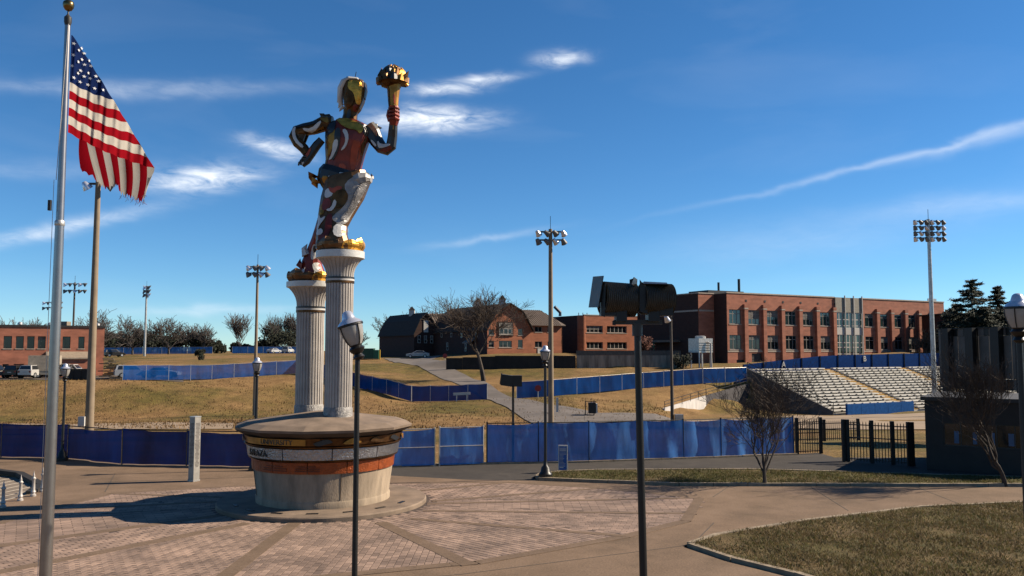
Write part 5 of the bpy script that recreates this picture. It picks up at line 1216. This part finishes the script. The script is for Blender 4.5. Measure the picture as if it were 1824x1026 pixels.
# small shoebox floodlight at the road
def shoebox():
    c = at(914, 690, 34.3); root = thing('shoebox_light', 'slim black post with a boxy floodlight before the blue fence', 'floodlight', (c.x, 34.3, 0), world=True)
    MB().tube([(c.x, 34.3, 0), (c.x, 34.3, 3.35)], .05, 10).build('post', blackm, root, smooth=True); zt = at(0, 668, 34.3).z
    M = Matrix.Translation((c.x - .22, 34.3, zt - .2)) @ Matrix.Rotation(R(8), 4, 'Y'); MB().box(-.26, .2, -.2, .2, -.24, .2, M).build('lamp_box', blackm, root); MB().box(-.30, -.262, -.22, .22, -.2, .24, M).build('lamp_door', dframe, root)
    MB().bar((c.x - .05, 34.3, 3.3), (c.x - .2, 34.3, 3.45), .08).build('bracket', blackm, root); MB().box(c.x - .04, c.x + .36, 34.2, 34.5, 3.06, zt - .02).build('ballast_box', blackm, root)
shoebox()

# ------------------------------------------------------------------ plaza furniture
def pylon():
    c = gr(345, 857); root = thing('marker_pylon', 'square silver marker pylon standing alone on the plaza', 'pylon', (c.x, c.y, 0), R(-28)); h = 2.2
    MB().box(-.13, .13, -.13, .13, .0, h).build('shaft', mat('pylon_metal', (.5, .47, .42), .5, metal=.3, var=.15, scale=5), root); MB().box(-.145, .145, -.145, .145, 0, .06).build('foot', galv, root); MB().box(-.14, .14, -.14, .14, h, h + .03).build('cap', galv, root)
    rr = random.Random(5); m = MB()
    for k in range(34):
        z = 1.98 - k * .045
        for f in range(2):
            w_ = rr.uniform(.05, .1)
            if f: m.box(.131, .134, -w_, w_, z, z + .022)
            else: m.box(-w_, w_, -.134, -.131, z, z + .022)
    m.build('inscription', mat('inscription_dark', (.12, .10, .09), .7), root)
pylon()
bol_m = mat('bollard_paint', (.66, .60, .55), .45, metal=.2, var=.1, scale=12)
for k, (px, py, lab) in enumerate([(5, 904, 'nearest pale turned bollard, at the left picture edge'), (36, 892, 'second pale turned bollard from the left edge'), (59, 884, 'third pale turned bollard from the left edge'), (75.5, 876, 'farthest pale turned bollard, beside the flagpole shaft')]):
    c = gr(px, py)
    if k == 0:
        bol = thing('bollard', lab, 'bollard', (c.x, c.y, 0), group='bollards along the steps'); MB().lathe([(.085, 0), (.085, .05), (.06, .07), (.055, .1), (.075, .13), (.06, .17), (.05, .2), (.042, .5), (.06, .53), (.06, .56), (.03, .6), (.035, .63), (.02, .68), (.012, .72), (.003, .78)], 18).build('shaft', bol_m, bol, smooth=True); MB().lathe([(.062, .525), (.068, .545), (.062, .565)], 18).build('collar', bol_m, bol, smooth=True)
    else: o = dup(bol, None, lab); o.location = (c.x, c.y, 0)
def aframe():
    c = gr(1003, 841); root = thing('sandwich_board', 'blue sandwich-board notice in a white frame on the road edge', 'sign', (c.x, c.y, 0), R(-6)); w_, h = .15, 1.0
    for s in (1, -1):
        M = Matrix.Translation((0, -.2 * s, 0)) @ Matrix.Rotation(R(-9) * s, 4, 'X')
        p = MB().box(-w_ - .02, w_ + .02, -.015, .015, .05, h, M).build('panel', white, root); MB().box(-w_ + .012, w_ - .012, -.02 if s > 0 else .016, -.016 if s > 0 else .02, .1, h - .04, M).build('notice', mat('notice_blue', (.03, .13, .45), .5), p)
        rr = random.Random(4); m = MB()
        for k in range(16):
            z = h - .1 - k * .048; a = -w_ + .03; b = rr.uniform(.0, w_ - .04) if k > 5 else w_ - .03; m.box(a, b, -.024 if s > 0 else .021, -.021 if s > 0 else .024, z, z + (.03 if k in (1, 2, 15) else .014), M)
        m.build('print', white, p)
        for x in (-w_, w_): MB().box(x - .012, x + .012, -.012, .012, -.01, .06, M).build('leg', dframe, root)
aframe()
def small_things():
    # notice rail on the driveway fence
    a = Vector(on(808, 105.6)); root = thing('barricade', 'low white barricade before the navy fence by the driveway', 'barricade', tuple(a), world=True); b = Vector(on(838, 105.5))
    MB().bar(a + ZV * .95, b + ZV * .95, .08, .32).build('board', white, root)
    for t in (.2, .8): p = a.lerp(b, t); MB().bar(p, p + ZV * .9, .1).build('leg', white, root)
    for px, D, py, lab in ((992, 90, 708, 'small white marker post right of the centre light pole'), (459, 96, 711, 'small white marker post on the left bank')):
        p = Vector(on(px, D)); zt = EYE - (py - 625) / F * D; r = thing('marker_post', lab, 'post', tuple(p), world=True); MB().box(p.x - .12, p.x + .12, D - .05, D + .05, p.z - .2, zt).build('shaft', white, r); MB().box(p.x - .14, p.x + .14, D - .07, D + .07, zt, zt + .05).build('cap', white, r)
    for px, D, py, lab in ((793, 146, 634, 'red stop sign at the top of the driveway'), (958, 105.5, 691, 'small red sign against the navy fence right of the driveway')):
        p = Vector(on(px, D)); z = EYE - (py - 625) / F * D; r = thing('road_sign', lab, 'sign', tuple(p), world=True); MB().tube([p - ZV * .2, Vector((p.x, D, z + .3))], .04, 6).build('post', galv, r)
        m = MB(); pts = [(p.x + .42 * math.cos(R(22.5 + 45 * k)), z + .42 * math.sin(R(22.5 + 45 * k))) for k in range(8)]; m.loft([[(x, D - .06, zz) for x, zz in pts], [(x, D - .04, zz) for x, zz in pts]]); m.build('plate', mat('sign_red', (.42, .03, .03), .5), r)
    # equipment cart on the path
    c = Vector(on(1052, 88)); r = thing('equipment_cart', 'small black equipment cart on the path behind the blue fence', 'cart', tuple(c), world=True)
    MB().box(c.x - .3, c.x + .45, 87.6, 88.3, c.z + .25, c.z + 1.35).build('body', blackm, r); MB().box(c.x + .47, c.x + .62, 87.6, 88.3, c.z + .3, c.z + 1.25).build('side_panel', white, r)
    for x in (-.6, .3): MB().tube([Vector((c.x + x, 88, c.z)), Vector((c.x + x, 88, c.z + 1.5))], .05, 6).build('upright', iron, r)
    MB().bar((c.x - .6, 88, c.z + 1.45), (c.x + .5, 88, c.z + 1.45), .06).build('rail', iron, r)
    # green dumpster and yellow post by the barn
    c = Vector(on(662, 168)); r = thing('dumpster', 'green dumpster at the left corner of the dark barn', 'dumpster', tuple(c), world=True)
    MB().box(c.x - 1.9, c.x + .6, 167, 169, c.z + .1, c.z + 2.1).build('bin', mat('dumpster_green', (.012, .10, .05), .6), r); MB().box(c.x + .62, c.x + 1.6, 167, 169, c.z + .1, c.z + 1.9).build('end_panel', mat('dumpster_green2', (.015, .17, .085), .6), r); MB().box(c.x - 1.95, c.x + .65, 166.95, 169.05, c.z + 2.1, c.z + 2.2).build('lid', dframe, r)
    c = Vector(on(677, 167)); tag(MB().tube([c, c + ZV * 1.9], [.16, .15], 8).tube([c + ZV * 1.9, c + ZV * 1.98], [.15, .05], 8).build('safety_post', mat('safety_yellow', (.62, .38, .03), .6)), 'yellow safety post beside the green dumpster', 'post')
    c = Vector(on(1160, 150)); r = thing('utility_box', 'green utility box above the stained concrete wall', 'utility box', (c.x, c.y, 4.4), world=True); MB().box(c.x - .45, c.x + .45, 149.6, 150.4, 4.3, 5.9).build('cabinet', mat('utility_green', (.01, .13, .07), .6), r); MB().box(c.x - .35, c.x + .35, 149.55, 149.595, 4.5, 5.7).build('door', mat('utility_green2', (.02, .2, .11), .6), r)
small_things()

# ------------------------------------------------------------------ ticket booth and scoreboard
def booth():
    a, b = Vector((15.75, 32.4, 0)), Vector((19.4, 29.95, 0)); u = (b - a).normalized(); W = (b - a).length; root = thing('ticket_booth', 'dark flat-roofed ticket booth at the right edge, in shade', 'booth', tuple(a), world=True); zt = 2.62
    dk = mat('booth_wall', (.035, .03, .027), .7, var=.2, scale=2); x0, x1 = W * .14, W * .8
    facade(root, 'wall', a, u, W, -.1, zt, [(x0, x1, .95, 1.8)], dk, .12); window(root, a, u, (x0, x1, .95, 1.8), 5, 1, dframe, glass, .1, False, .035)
    n = Vector((u.y, -u.x, 0)); v = -n
    for k, (t, w_) in enumerate(((.22, .16), (.36, .14), (.5, .1), (.62, .18))): bxw(root, 'poster', a, u, W * t, W * t + w_, .045, .05, 1.05, 1.5, mat('poster_blue', (.10, .17, .30), .6))
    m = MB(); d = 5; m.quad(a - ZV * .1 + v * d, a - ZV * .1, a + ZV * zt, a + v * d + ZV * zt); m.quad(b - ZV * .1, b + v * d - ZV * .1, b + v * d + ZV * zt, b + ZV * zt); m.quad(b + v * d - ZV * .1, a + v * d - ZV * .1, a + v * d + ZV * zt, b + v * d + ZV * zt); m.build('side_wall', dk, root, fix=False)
    bxw(root, 'roof', a, u, -.12, W + .12, -.14, d + .1, zt, zt + .14, mat('booth_roof', (.06, .055, .05), .7))
booth()
def scoreboard():
    a, b = at(1671, 700, 50), at(1822, 700, 45); a.z = b.z = 0; u = (b - a).normalized(); W = (b - a).length; z0, z1 = 2.35, 5.75; zg = -1.2
    root = thing('scoreboard', 'back of the grey scoreboard on thick black posts at the right', 'scoreboard', (a.x, a.y, zg), world=True); gp = mat('scoreboard_panel', (.20, .175, .155), .6, var=.25, scale=.9); n = 8
    for k in range(n):
        x0, x1 = W * k / n, W * (k + 1) / n - .02
        bxw(root, 'panel', a, u, x0, x1, .2, .3, z0 + .62, z1 - .42, gp); bxw(root, 'top_panel', a, u, x0, x0 + (x1 - x0) * .5, .2, .3, z1 - .4, z1, gp); bxw(root, 'top_panel', a, u, x0 + (x1 - x0) * .5 + .01, x1, .2, .3, z1 - .4, z1, blackm)
        bxw(root, 'bottom_panel', a, u, x0, x0 + (x1 - x0) * .45, .2, .3, z0, z0 + .6, gp); bxw(root, 'bottom_panel', a, u, x0 + (x1 - x0) * .45 + .01, x1, .2, .3, z0, z0 + .6, blackm)
    for t in (.1, .4, .7, .97): bxw(root, 'post', a, u, W * t, W * t + .5, -.25, .15, zg, z1 + .05, iron)
    bxw(root, 'top_rail', a, u, 0, W, .1, .35, z1 + .005, z1 + .06, iron)
scoreboard()

# ------------------------------------------------------------------ cars
tyre = mat('tyre', (.015, .015, .015), .9); rim = mat('wheel_rim', (.4, .4, .4), .4, metal=.7); cglass = mat('car_glass', (.02, .022, .025), .1, spec=.7); lampr = mat('tail_lamp', (.3, .01, .01), .3); lampw = mat('head_lamp', (.7, .7, .68), .2)
def car(name, label, px, D, head, col, kind='sedan', z=None, zoff=.12):
    x, y = xp(px, D); z = T(x, y) + zoff if z is None else z; paint = mat('paint_%.2f_%.2f' % col[:2], col, .3, metal=.15, var=.03, spec=.6)
    root = thing(name, label, {'sedan': 'car', 'suv': 'car', 'pickup': 'pickup', 'box': 'truck'}[kind], (x, y, z), head, group='parked cars')
    L, W = {'sedan': (4.7, 1.8), 'suv': (4.8, 1.9), 'pickup': (5.6, 1.95), 'box': (6.2, 2.2)}[kind]; hl, hw = L / 2, W / 2
    low = {'sedan': [(-hl, .45), (-hl + .05, .9), (-hl + .5, 1.0), (hl - 1.4, .95), (hl - .25, .78), (hl, .6), (hl, .35), (-hl + .1, .32)],
           'suv': [(-hl, .45), (-hl, 1.1), (-hl + .3, 1.15), (hl - 1.2, 1.1), (hl - .1, .95), (hl, .7), (hl, .38), (-hl + .1, .38)],
           'pickup': [(-hl, .5), (-hl, 1.15), (hl - 1.6, 1.18), (hl - .1, 1.05), (hl, .8), (hl, .45), (-hl + .1, .45)],
           'box': [(-hl, .5), (-hl, .95), (hl - 1.7, 1.2), (hl - .1, 1.1), (hl, .8), (hl, .45), (-hl + .1, .45)]}[kind]
    cab = {'sedan': [(-1.7, .97), (-1.05, 1.4), (.35, 1.44), (1.15, .96)], 'suv': [(-2.3, 1.12), (-2.1, 1.72), (.4, 1.76), (1.15, 1.1)], 'pickup': [(-.6, 1.15), (-.45, 1.78), (.75, 1.8), (1.35, 1.16)], 'box': [(.9, 1.15), (.95, 1.95), (1.9, 1.9), (2.3, 1.2)]}[kind]
    m = MB(); m.loft([[(a, -hw + .06, b) for a, b in low], [(a, -hw, b * .98 + .01) for a, b in low]][::-1] + [] if False else [[(a * .985, -hw, b) for a, b in low], [(a, -hw * .9, b + .02) for a, b in low], [(a, hw * .9, b + .02) for a, b in low], [(a * .985, hw, b) for a, b in low]]); m.build('body', paint, root)
    m = MB(); cx = sum(a for a, b in cab) / 4; m.loft([[(a, -hw * (.92 if b < 1.3 else .74), b) for a, b in cab], [(a, hw * (.92 if b < 1.3 else .74), b) for a, b in cab]]); c_ = m.build('cabin', paint, root)
    for s in (-1, 1):
        q = [(cx + (a - cx) * .84, b) for a, b in cab]; zb, zt = min(b for a, b in q) + .06, max(b for a, b in q) - .08; q = [(a, zb if b < 1.3 else zt) for a, b in q]; f = lambda z_: hw * (.92 + (.74 - .92) * (z_ - cab[0][1]) / (max(b for a, b in cab) - cab[0][1])) + .012
        m = MB(); m.quad(*[(a, s * f(b), b) for a, b in (q if s < 0 else q[::-1])]); m.build('side_window', cglass, c_, fix=False)
    for (a0, b0), (a1, b1), nm, sg in ((cab[0], cab[1], 'rear_window', -1), (cab[3], cab[2], 'windscreen', 1)):
        P = lambda t, y_: (a0 + (a1 - a0) * t + sg * .015, y_ * (hw * (.92 + (.74 - .92) * t)) * .86, b0 + (b1 - b0) * t + .012); m = MB(); m.quad(P(.12, -1), P(.12, 1), P(.85, 1), P(.85, -1)); m.build(nm, cglass, c_, fix=False)
    r = .33 if kind == 'sedan' else .38
    for a in (-hl * .6, hl * .64):
        for s in (-1, 1):
            w_ = MB().tube([(a, s * (hw - .2), r), (a, s * (hw + .02), r)], r, 16).build('tyre', tyre, root); MB().tube([(a, s * (hw - .1), r), (a, s * (hw + .03), r)], r * .6, 10).build('rim', rim, w_)
    for s in (-1, 1):
        MB().box(hl - .1, hl + .01, s * hw * .7 - .2, s * hw * .7 + .2, .62, .78).build('headlight', lampw, root); MB().box(-hl - .012, -hl + .1, s * hw * .8 - .12, s * hw * .8 + .12, .75, 1.0).build('tail_light', lampr, root)
    if kind == 'box': MB().box(-hl + .05, .75, -hw - .05, hw + .05, .98, 3.1).build('cargo_box', mat('tan_cargo', (.5, .42, .32), .7), root)
    if kind in ('suv', 'sedan'): MB().box(-hl - .015, -hl + .02, -.26, .26, .72, .86).build('number_plate', white, root)
    return root
car('suv', 'white sport utility vehicle parked rear-on before the brick building', 66, 117, R(88), (.75, .72, .68), 'suv')
car('suv', 'black sport utility vehicle parked left of the white one', 40, 117, R(88), (.02, .02, .02), 'suv')
car('sedan', 'light car between dark vehicles near the left picture edge', 16, 118, R(80), (.45, .42, .38), 'sedan')
car('suv', 'dark vehicle cut by the left picture edge', -6, 116, R(84), (.015, .015, .016), 'suv')
car('box_truck', 'tan box truck mostly hidden by the flagpole', 100, 118, R(20), (.42, .37, .3), 'box')
car('pickup', 'white pickup right of the box truck, its nose to the right', 128, 121, R(4), (.76, .73, .68), 'pickup')
car('sedan', 'silver sedan seen through the navy windscreen fence', 292, 117.5, R(4), (.62, .64, .68), 'sedan')
car('suv', 'pale vehicle behind the first panel of the navy windscreen fence', 240, 117, R(30), (.5, .52, .55), 'suv')
car('suv', 'black sport utility vehicle on the hilltop near the brick building', 205, 205, R(50), (.012, .012, .014), 'suv', EYE - (634 - 625) / F * 205 - .2)
car('suv', 'white van on the hilltop just left of the columns', 514, 236, R(85), (.8, .78, .75), 'suv')
car('sedan', 'white car beside the hilltop van', 489, 238, R(70), (.7, .7, .7), 'sedan')
car('sedan', 'silver car parked in the shade of the dark barn', 745, 170, R(185), (.5, .5, .5), 'sedan')
# roll-off bin and clutter at the corner of the brick building
c = Vector(on(152, 114)); r = thing('roll_off_bin', 'dark roll-off bin at the right end of the parked cars', 'bin', tuple(c), world=True); MB().box(c.x - 2.2, c.x + 1.2, 113.2, 115, c.z + .1, c.z + 1.5).build('bin', mat('bin_dark', (.03, .028, .025), .8), r)
for k in range(4): MB().box(c.x - 2.1 + k * 1.05, c.x - 2.0 + k * 1.05, 113.12, 113.19, c.z + .15, c.z + 1.45).build('rib', mat('bin_dark', (.03, .028, .025), .8), r)
c = Vector(on(202, 117)); r = thing('pallet_stack', 'pile of pallets and scrap at the corner of the brick building', 'pallets', tuple(c), world=True); rr = random.Random(8)
for k in range(16): a = rr.uniform(-.5, .5); M = Matrix.Translation((c.x + rr.uniform(-.9, .9), 117 + rr.uniform(-.5, .5), c.z + .15 + k * .17)) @ Matrix.Rotation(a, 4, 'Z'); MB().box(-.7, .7, -.5, .5, 0, .12, M).build('pallet', mat('pallet_wood', (.20, .15, .10), .9, var=.4, scale=3), r)

# ------------------------------------------------------------------ trees
def bare_tree(label, x, y, z0, h, seed, trunk_h=.3, spread=.9, levels=5, r0=.2, upright=.25, kids=(4, 4, 3, 3, 2), m=None, mt=None, name='bare_tree', group=None, minr=.004, lowbranch=False, shrink=.68, droop=0):
    rg = random.Random(seed); root = thing(name, label, 'tree', (x, y, z0), world=True, group=group); tr, cr = MB(), MB(); m = m or bark; mt = mt or twigm
    def grow(p, d, L, r, lv):
        n = 4 if lv < 3 else 3; pts = [p]; rad = [r]; q = p; dd = d.copy()
        for k in range(n):
            wob = .10 if lv == 0 else .26; dd = (dd + Vector((rg.gauss(0, wob), rg.gauss(0, wob), rg.gauss(0, wob * .6) + (upright if lv else 0) * .18 - droop * .05 * lv))).normalized(); q = q + dd * (L / n); pts.append(q); rad.append(max(minr, r * (1 - .5 * (k + 1) / n)))
        (tr if lv < 2 else cr).tube(pts, rad, 7 if lv == 0 else 5 if lv == 1 else 3, cap=False)
        if lv >= levels: return
        kk = kids[min(lv, len(kids) - 1)]
        for k in range(kk + (1 if lv else 0)):
            t = rg.uniform(.35 if lv else (.45 if lowbranch else .75), 1.0); i = min(n - 1, int(t * n)); s = pts[i].lerp(pts[i + 1], t * n - i); a = rg.uniform(0, 6.283) if lv else 6.283 * k / kk + rg.uniform(-.4, .4)
            o = dd.orthogonal().normalized(); o = Matrix.Rotation(a, 3, dd) @ o; sp = spread * rg.uniform(.55, 1.1)
            grow(s, (dd + o * sp + ZV * upright * .5).normalized(), L * shrink * rg.uniform(.75, 1.15) * (1 if lv else (1 - trunk_h) / trunk_h * .62 / shrink * .8), rad[i] * (.62 if lv else .55), lv + 1)
        grow(pts[-1], dd, L * shrink * (1 if lv else (1 - trunk_h) / trunk_h * .6), rad[-1] * .9, lv + 1)
    grow(Vector((x, y, z0 - .15)), Vector((0, 0, 1)), h * trunk_h, r0, 0)
    # settle the overall height
    top = max([v[2] for v in cr.v] or [z0 + h]); k = h / max(.1, top - z0)
    for b in (tr, cr): b.v = [(x + (a - x) * (k * .5 + .5), y + (c - y) * (k * .5 + .5), z0 + (e - z0) * k if e > z0 else e) for a, c, e in b.v]
    tr.build('trunk', m, root, smooth=True, fix=False); cr.build('crown', mt, root, fix=False); return root
def conifer(label, x, y, z0, h, w, seed, m=None, name='conifer', group=None, dens=1.0, taper=.9, needles=70):
    rg = random.Random(seed); root = thing(name, label, 'tree', (x, y, z0), world=True, group=group); b = MB(); br = MB()
    br.tube([(x, y, z0 - .3), (x, y, z0 + h * .95)], [.03 * h * .5, .02], 7)
    N = int(46 * dens)
    for k in range(N):
        t = .06 + .93 * k / N; z = z0 + h * t; L = w * ((1 - t) ** taper) * rg.uniform(.6, 1.15) + .15; a = k * 2.4 + rg.uniform(-.4, .4); up = rg.uniform(-.25, .2); d = Vector((math.cos(a), math.sin(a), up)); p0 = Vector((x, y, z)); br.tube([p0, p0 + d * L], [.03, .008], 3, cap=False)
        for q in range(needles):
            s = rg.uniform(.12, 1.0); c = p0 + d * L * s + Vector((rg.gauss(0, .12), rg.gauss(0, .12), rg.gauss(0, .07))) * (L * .45 + .25); f = Vector((rg.gauss(0, 1), rg.gauss(0, 1), rg.gauss(0, .5))).normalized(); e = f.orthogonal().normalized() * rg.uniform(.06, .12) * (1 + h * .02); l = f * rg.uniform(.25, .5) * (1 + h * .02); b.quad(c - e, c + e, c + l)
    br.build('trunk', bark, root, fix=False); b.build('crown', m or needle, root, fix=False); return root
def leafy(label, x, y, z0, h, w, seed, m, name='shrub', n=2600, size=.22, group=None, trunk=True, lobes=9, cat='shrub'):
    rg = random.Random(seed); root = thing(name, label, cat, (x, y, z0), world=True, group=group); b = MB(); br = MB(); L = []
    for k in range(lobes): L.append((Vector((x + rg.uniform(-.6, .6) * w, y + rg.uniform(-.6, .6) * w, z0 + h * rg.uniform(.25, .82))), rg.uniform(.25, .5) * w))
    if trunk:
        for c, r in L[:5]: br.tube([(x, y, z0 - .2), Vector((x, y, z0)).lerp(c, .6), c], [.12, .07, .03], 5, cap=False)
    for k in range(n):
        c, r = rg.choice(L); d = Vector((rg.gauss(0, 1), rg.gauss(0, 1), rg.gauss(0, 1))).normalized() * r * rg.uniform(.35, 1.1); d.z *= h / (2.2 * w) * .9 + .4; p = c + d
        if p.z < z0: p.z = z0 + rg.uniform(0, .3)
        f = Vector((rg.gauss(0, 1), rg.gauss(0, 1), rg.gauss(0, 1))).normalized(); e = f.orthogonal().normalized() * size * rg.uniform(.3, .7); b.quad(p - e, p + f * size, p + e, p - f * size * .6)
    if trunk: br.build('stems', bark, root, fix=False)
    b.build('crown', m, root, fix=False); return root
def gp(px, D): x, y = xp(px, D); return x, y, T(x, y)
def ht(px, D, ytop): x, y, z = gp(px, D); return EYE + (625 - ytop) / F * D - z
# near trees on the island
c = gr(1362, 865); bare_tree('bare young tree on the grass island before the bleachers', c.x, c.y, .06, (EYE - .06 - (652 - 625) / F * c.y) * 1.12, 21, .22, .8, 5, .085, .5, (6, 3, 2, 2, 2), group='young bare trees on the island', minr=.006, lowbranch=True, shrink=.7)
c = gr(1791, 866); bare_tree('bare young tree before the ticket booth at the right', c.x, c.y, .06, (EYE + (625 - 590) / F * c.y) * 1.05, 35, .22, .65, 5, .095, .7, (6, 3, 2, 2, 2), group='young bare trees on the island', minr=.006, lowbranch=True, shrink=.7)
# big tree beside the driveway
x, y, z = gp(862, 124); bare_tree('large dark bare tree standing before the barns beside the driveway', x, y, z, ht(862, 124, 512) * 1.05, 12, .42, .95, 5, .42, .35, (4, 3, 3, 2, 2), minr=.024, shrink=.76)
# behind the barns
for px, D, yt, sd, lab in ((750, 225, 543, 4, 'bare tree showing above the dark barn roof'), (716, 230, 560, 5, 'lower bare tree left of the one above the dark barn'), (1130, 235, 551, 7, 'bare tree seen between the black floodlights'), (690, 240, 585, 8, 'small bare tree at the left end of the dark barn'), (640, 240, 590, 41, 'pale bare tree between the lamp and the barn')):
    x, y, z = gp(px, D); bare_tree(lab, x, y, z, ht(px, D, yt), sd, .3, .9, 4, .35, .4, (4, 3, 3, 2), barkfar, barkfar, group='bare trees far behind', minr=.05)
# left horizon trees
for px, D, yt, sd, sp, up, lab in ((170, 215, 549, 11, .9, .3, 'bare tree directly above the brick building at far left'), (50, 230, 561, 19, .9, .3, 'bare tree top left of the flagpole'), (238, 232, 560, 13, 1.0, .3, 'bare tree left of the grey lamp pole on the hilltop'), (302, 228, 560, 14, .9, .3, 'dark bare tree on the hilltop with a stout trunk'), (345, 262, 574, 15, .8, .5, 'bare tree just right of the stout-trunked one'), (366, 258, 572, 16, .8, .5, 'rounded bare tree at the right end of the left cluster'), (432, 255, 557, 17, .65, .9, 'fan-shaped bare tree standing apart on the horizon'), (487, 262, 556, 18, .7, .8, 'bare tree behind the light pole left of the columns'), (522, 268, 556, 20, .7, .8, 'bare tree touching the left column')):
    x, y, z = gp(px, D); bare_tree(lab, x, y, z, ht(px, D, yt), sd, .2, sp, 4, .38, up, (5, 3, 3, 2), barkfar, barkfar, group='bare trees on the hilltop', minr=.055, shrink=.76)
for px, D, yt, w, sd, lab in ((202, 262, 591, 5, 1, 'dark evergreen mass right of the brick building'), (225, 264, 596, 5, 2, 'second dark evergreen from the brick building'), (262, 266, 588, 5, 3, 'dark evergreen behind the grey lamp pole'), (330, 268, 592, 5, 4, 'dark evergreen between the bare hilltop trees'), (288, 270, 598, 5, 6, 'low evergreen behind the stout-trunked bare tree'), (505, 262, 585, 7, 5, 'big dark evergreen left of the columns'), (478, 262, 604, 5, 7, 'low evergreen at the foot of the light pole'), (388, 262, 606, 3, 8, 'small evergreen at the end of the distant fence'), (360, 262, 600, 4, 9, 'dark evergreen under the rounded bare tree'), (436, 262, 611, 4, 31, 'low hedge under the fan-shaped bare tree')):
    x, y, z = gp(px, D); leafy(lab, x, y, z, ht(px, D, yt), w, sd, hedge, 'evergreen', 2000, .5, 'dark evergreens on the hilltop', lobes=12, cat='tree')
x, y, z = gp(357, 165); leafy('small dark bush on the grassy slope above the navy fence', x, y, z, 2.1, 1.1, 22, hedge, 'bush', 1200, .2)
x, y, z = gp(1645, 150); bare_tree('small russet tree before the right end of the brick hall', x, y, z, ht(1645, 150, 583), 23, .25, .8, 4, .14, .4, (5, 4, 4, 3), minr=.03); leafy('russet leaves round the small tree before the hall', x, y, z + .4, 3.8, 2.6, 24, mat('dead_leaf', (.10, .055, .025), .9, var=.4), 'shrub', 420, .16, trunk=False)
x, y, z = gp(1150, 148); leafy('russet bush against the dark wall under the floodlights', x, y, 3.9, 3.6, 1.9, 25, redleaf, 'shrub', 900, .25)
x, y, z = gp(1213, 138); leafy('scrubby bush left of the cooling unit', x, y, z, 2.4, 1.6, 26, hedge, 'shrub', 800, .22)
# conifers at the right
for px, D, yt, w, sd, lab in ((1733, 150, 497, 5.2, 1, 'tall spreading conifer behind the scoreboard'), (1778, 152, 509, 3.4, 2, 'narrow conifer right of the tall one'), (1705, 154, 540, 4.2, 3, 'lower conifer at the left of the group'), (1757, 148, 545, 4.5, 4, 'dark conifer in front of the tall one'), (1815, 150, 540, 4.5, 5, 'conifer cut by the right picture edge'), (1690, 158, 552, 2.6, 6, 'small conifer beside the brick hall corner')):
    x, y, z = gp(px, D); conifer(lab, x, y, z, ht(px, D, yt), w * 1.35, sd, None, 'conifer', 'conifers behind the scoreboard', 1.9 if yt < 520 else 1.7, .62, 150)
# dark house behind the conifers
a = Vector((fx(1686) * 165, 165, 0)); r = thing('dark_house', 'shaded dark brick house behind the conifers', 'building', (a.x, a.y, 3), world=True)
bxw(r, 'wall', a, Vector((1, 0, 0)), 0, 26, 0, 10, 2, 11.6, brick_shade)
bxw(r, 'roof', a, Vector((1, 0, 0)), -.3, 26.3, -.3, 10.3, 11.62, 11.9, roof_dark)
for k in range(4): window(r, a, Vector((1, 0, 0)), (3 + k * 5.5, 4.6 + k * 5.5, 8, 10), 1, 2, wframe, glass, -.02, False, .12)

for o in bpy.data.objects:
    if '_o' in o: del o['_o']
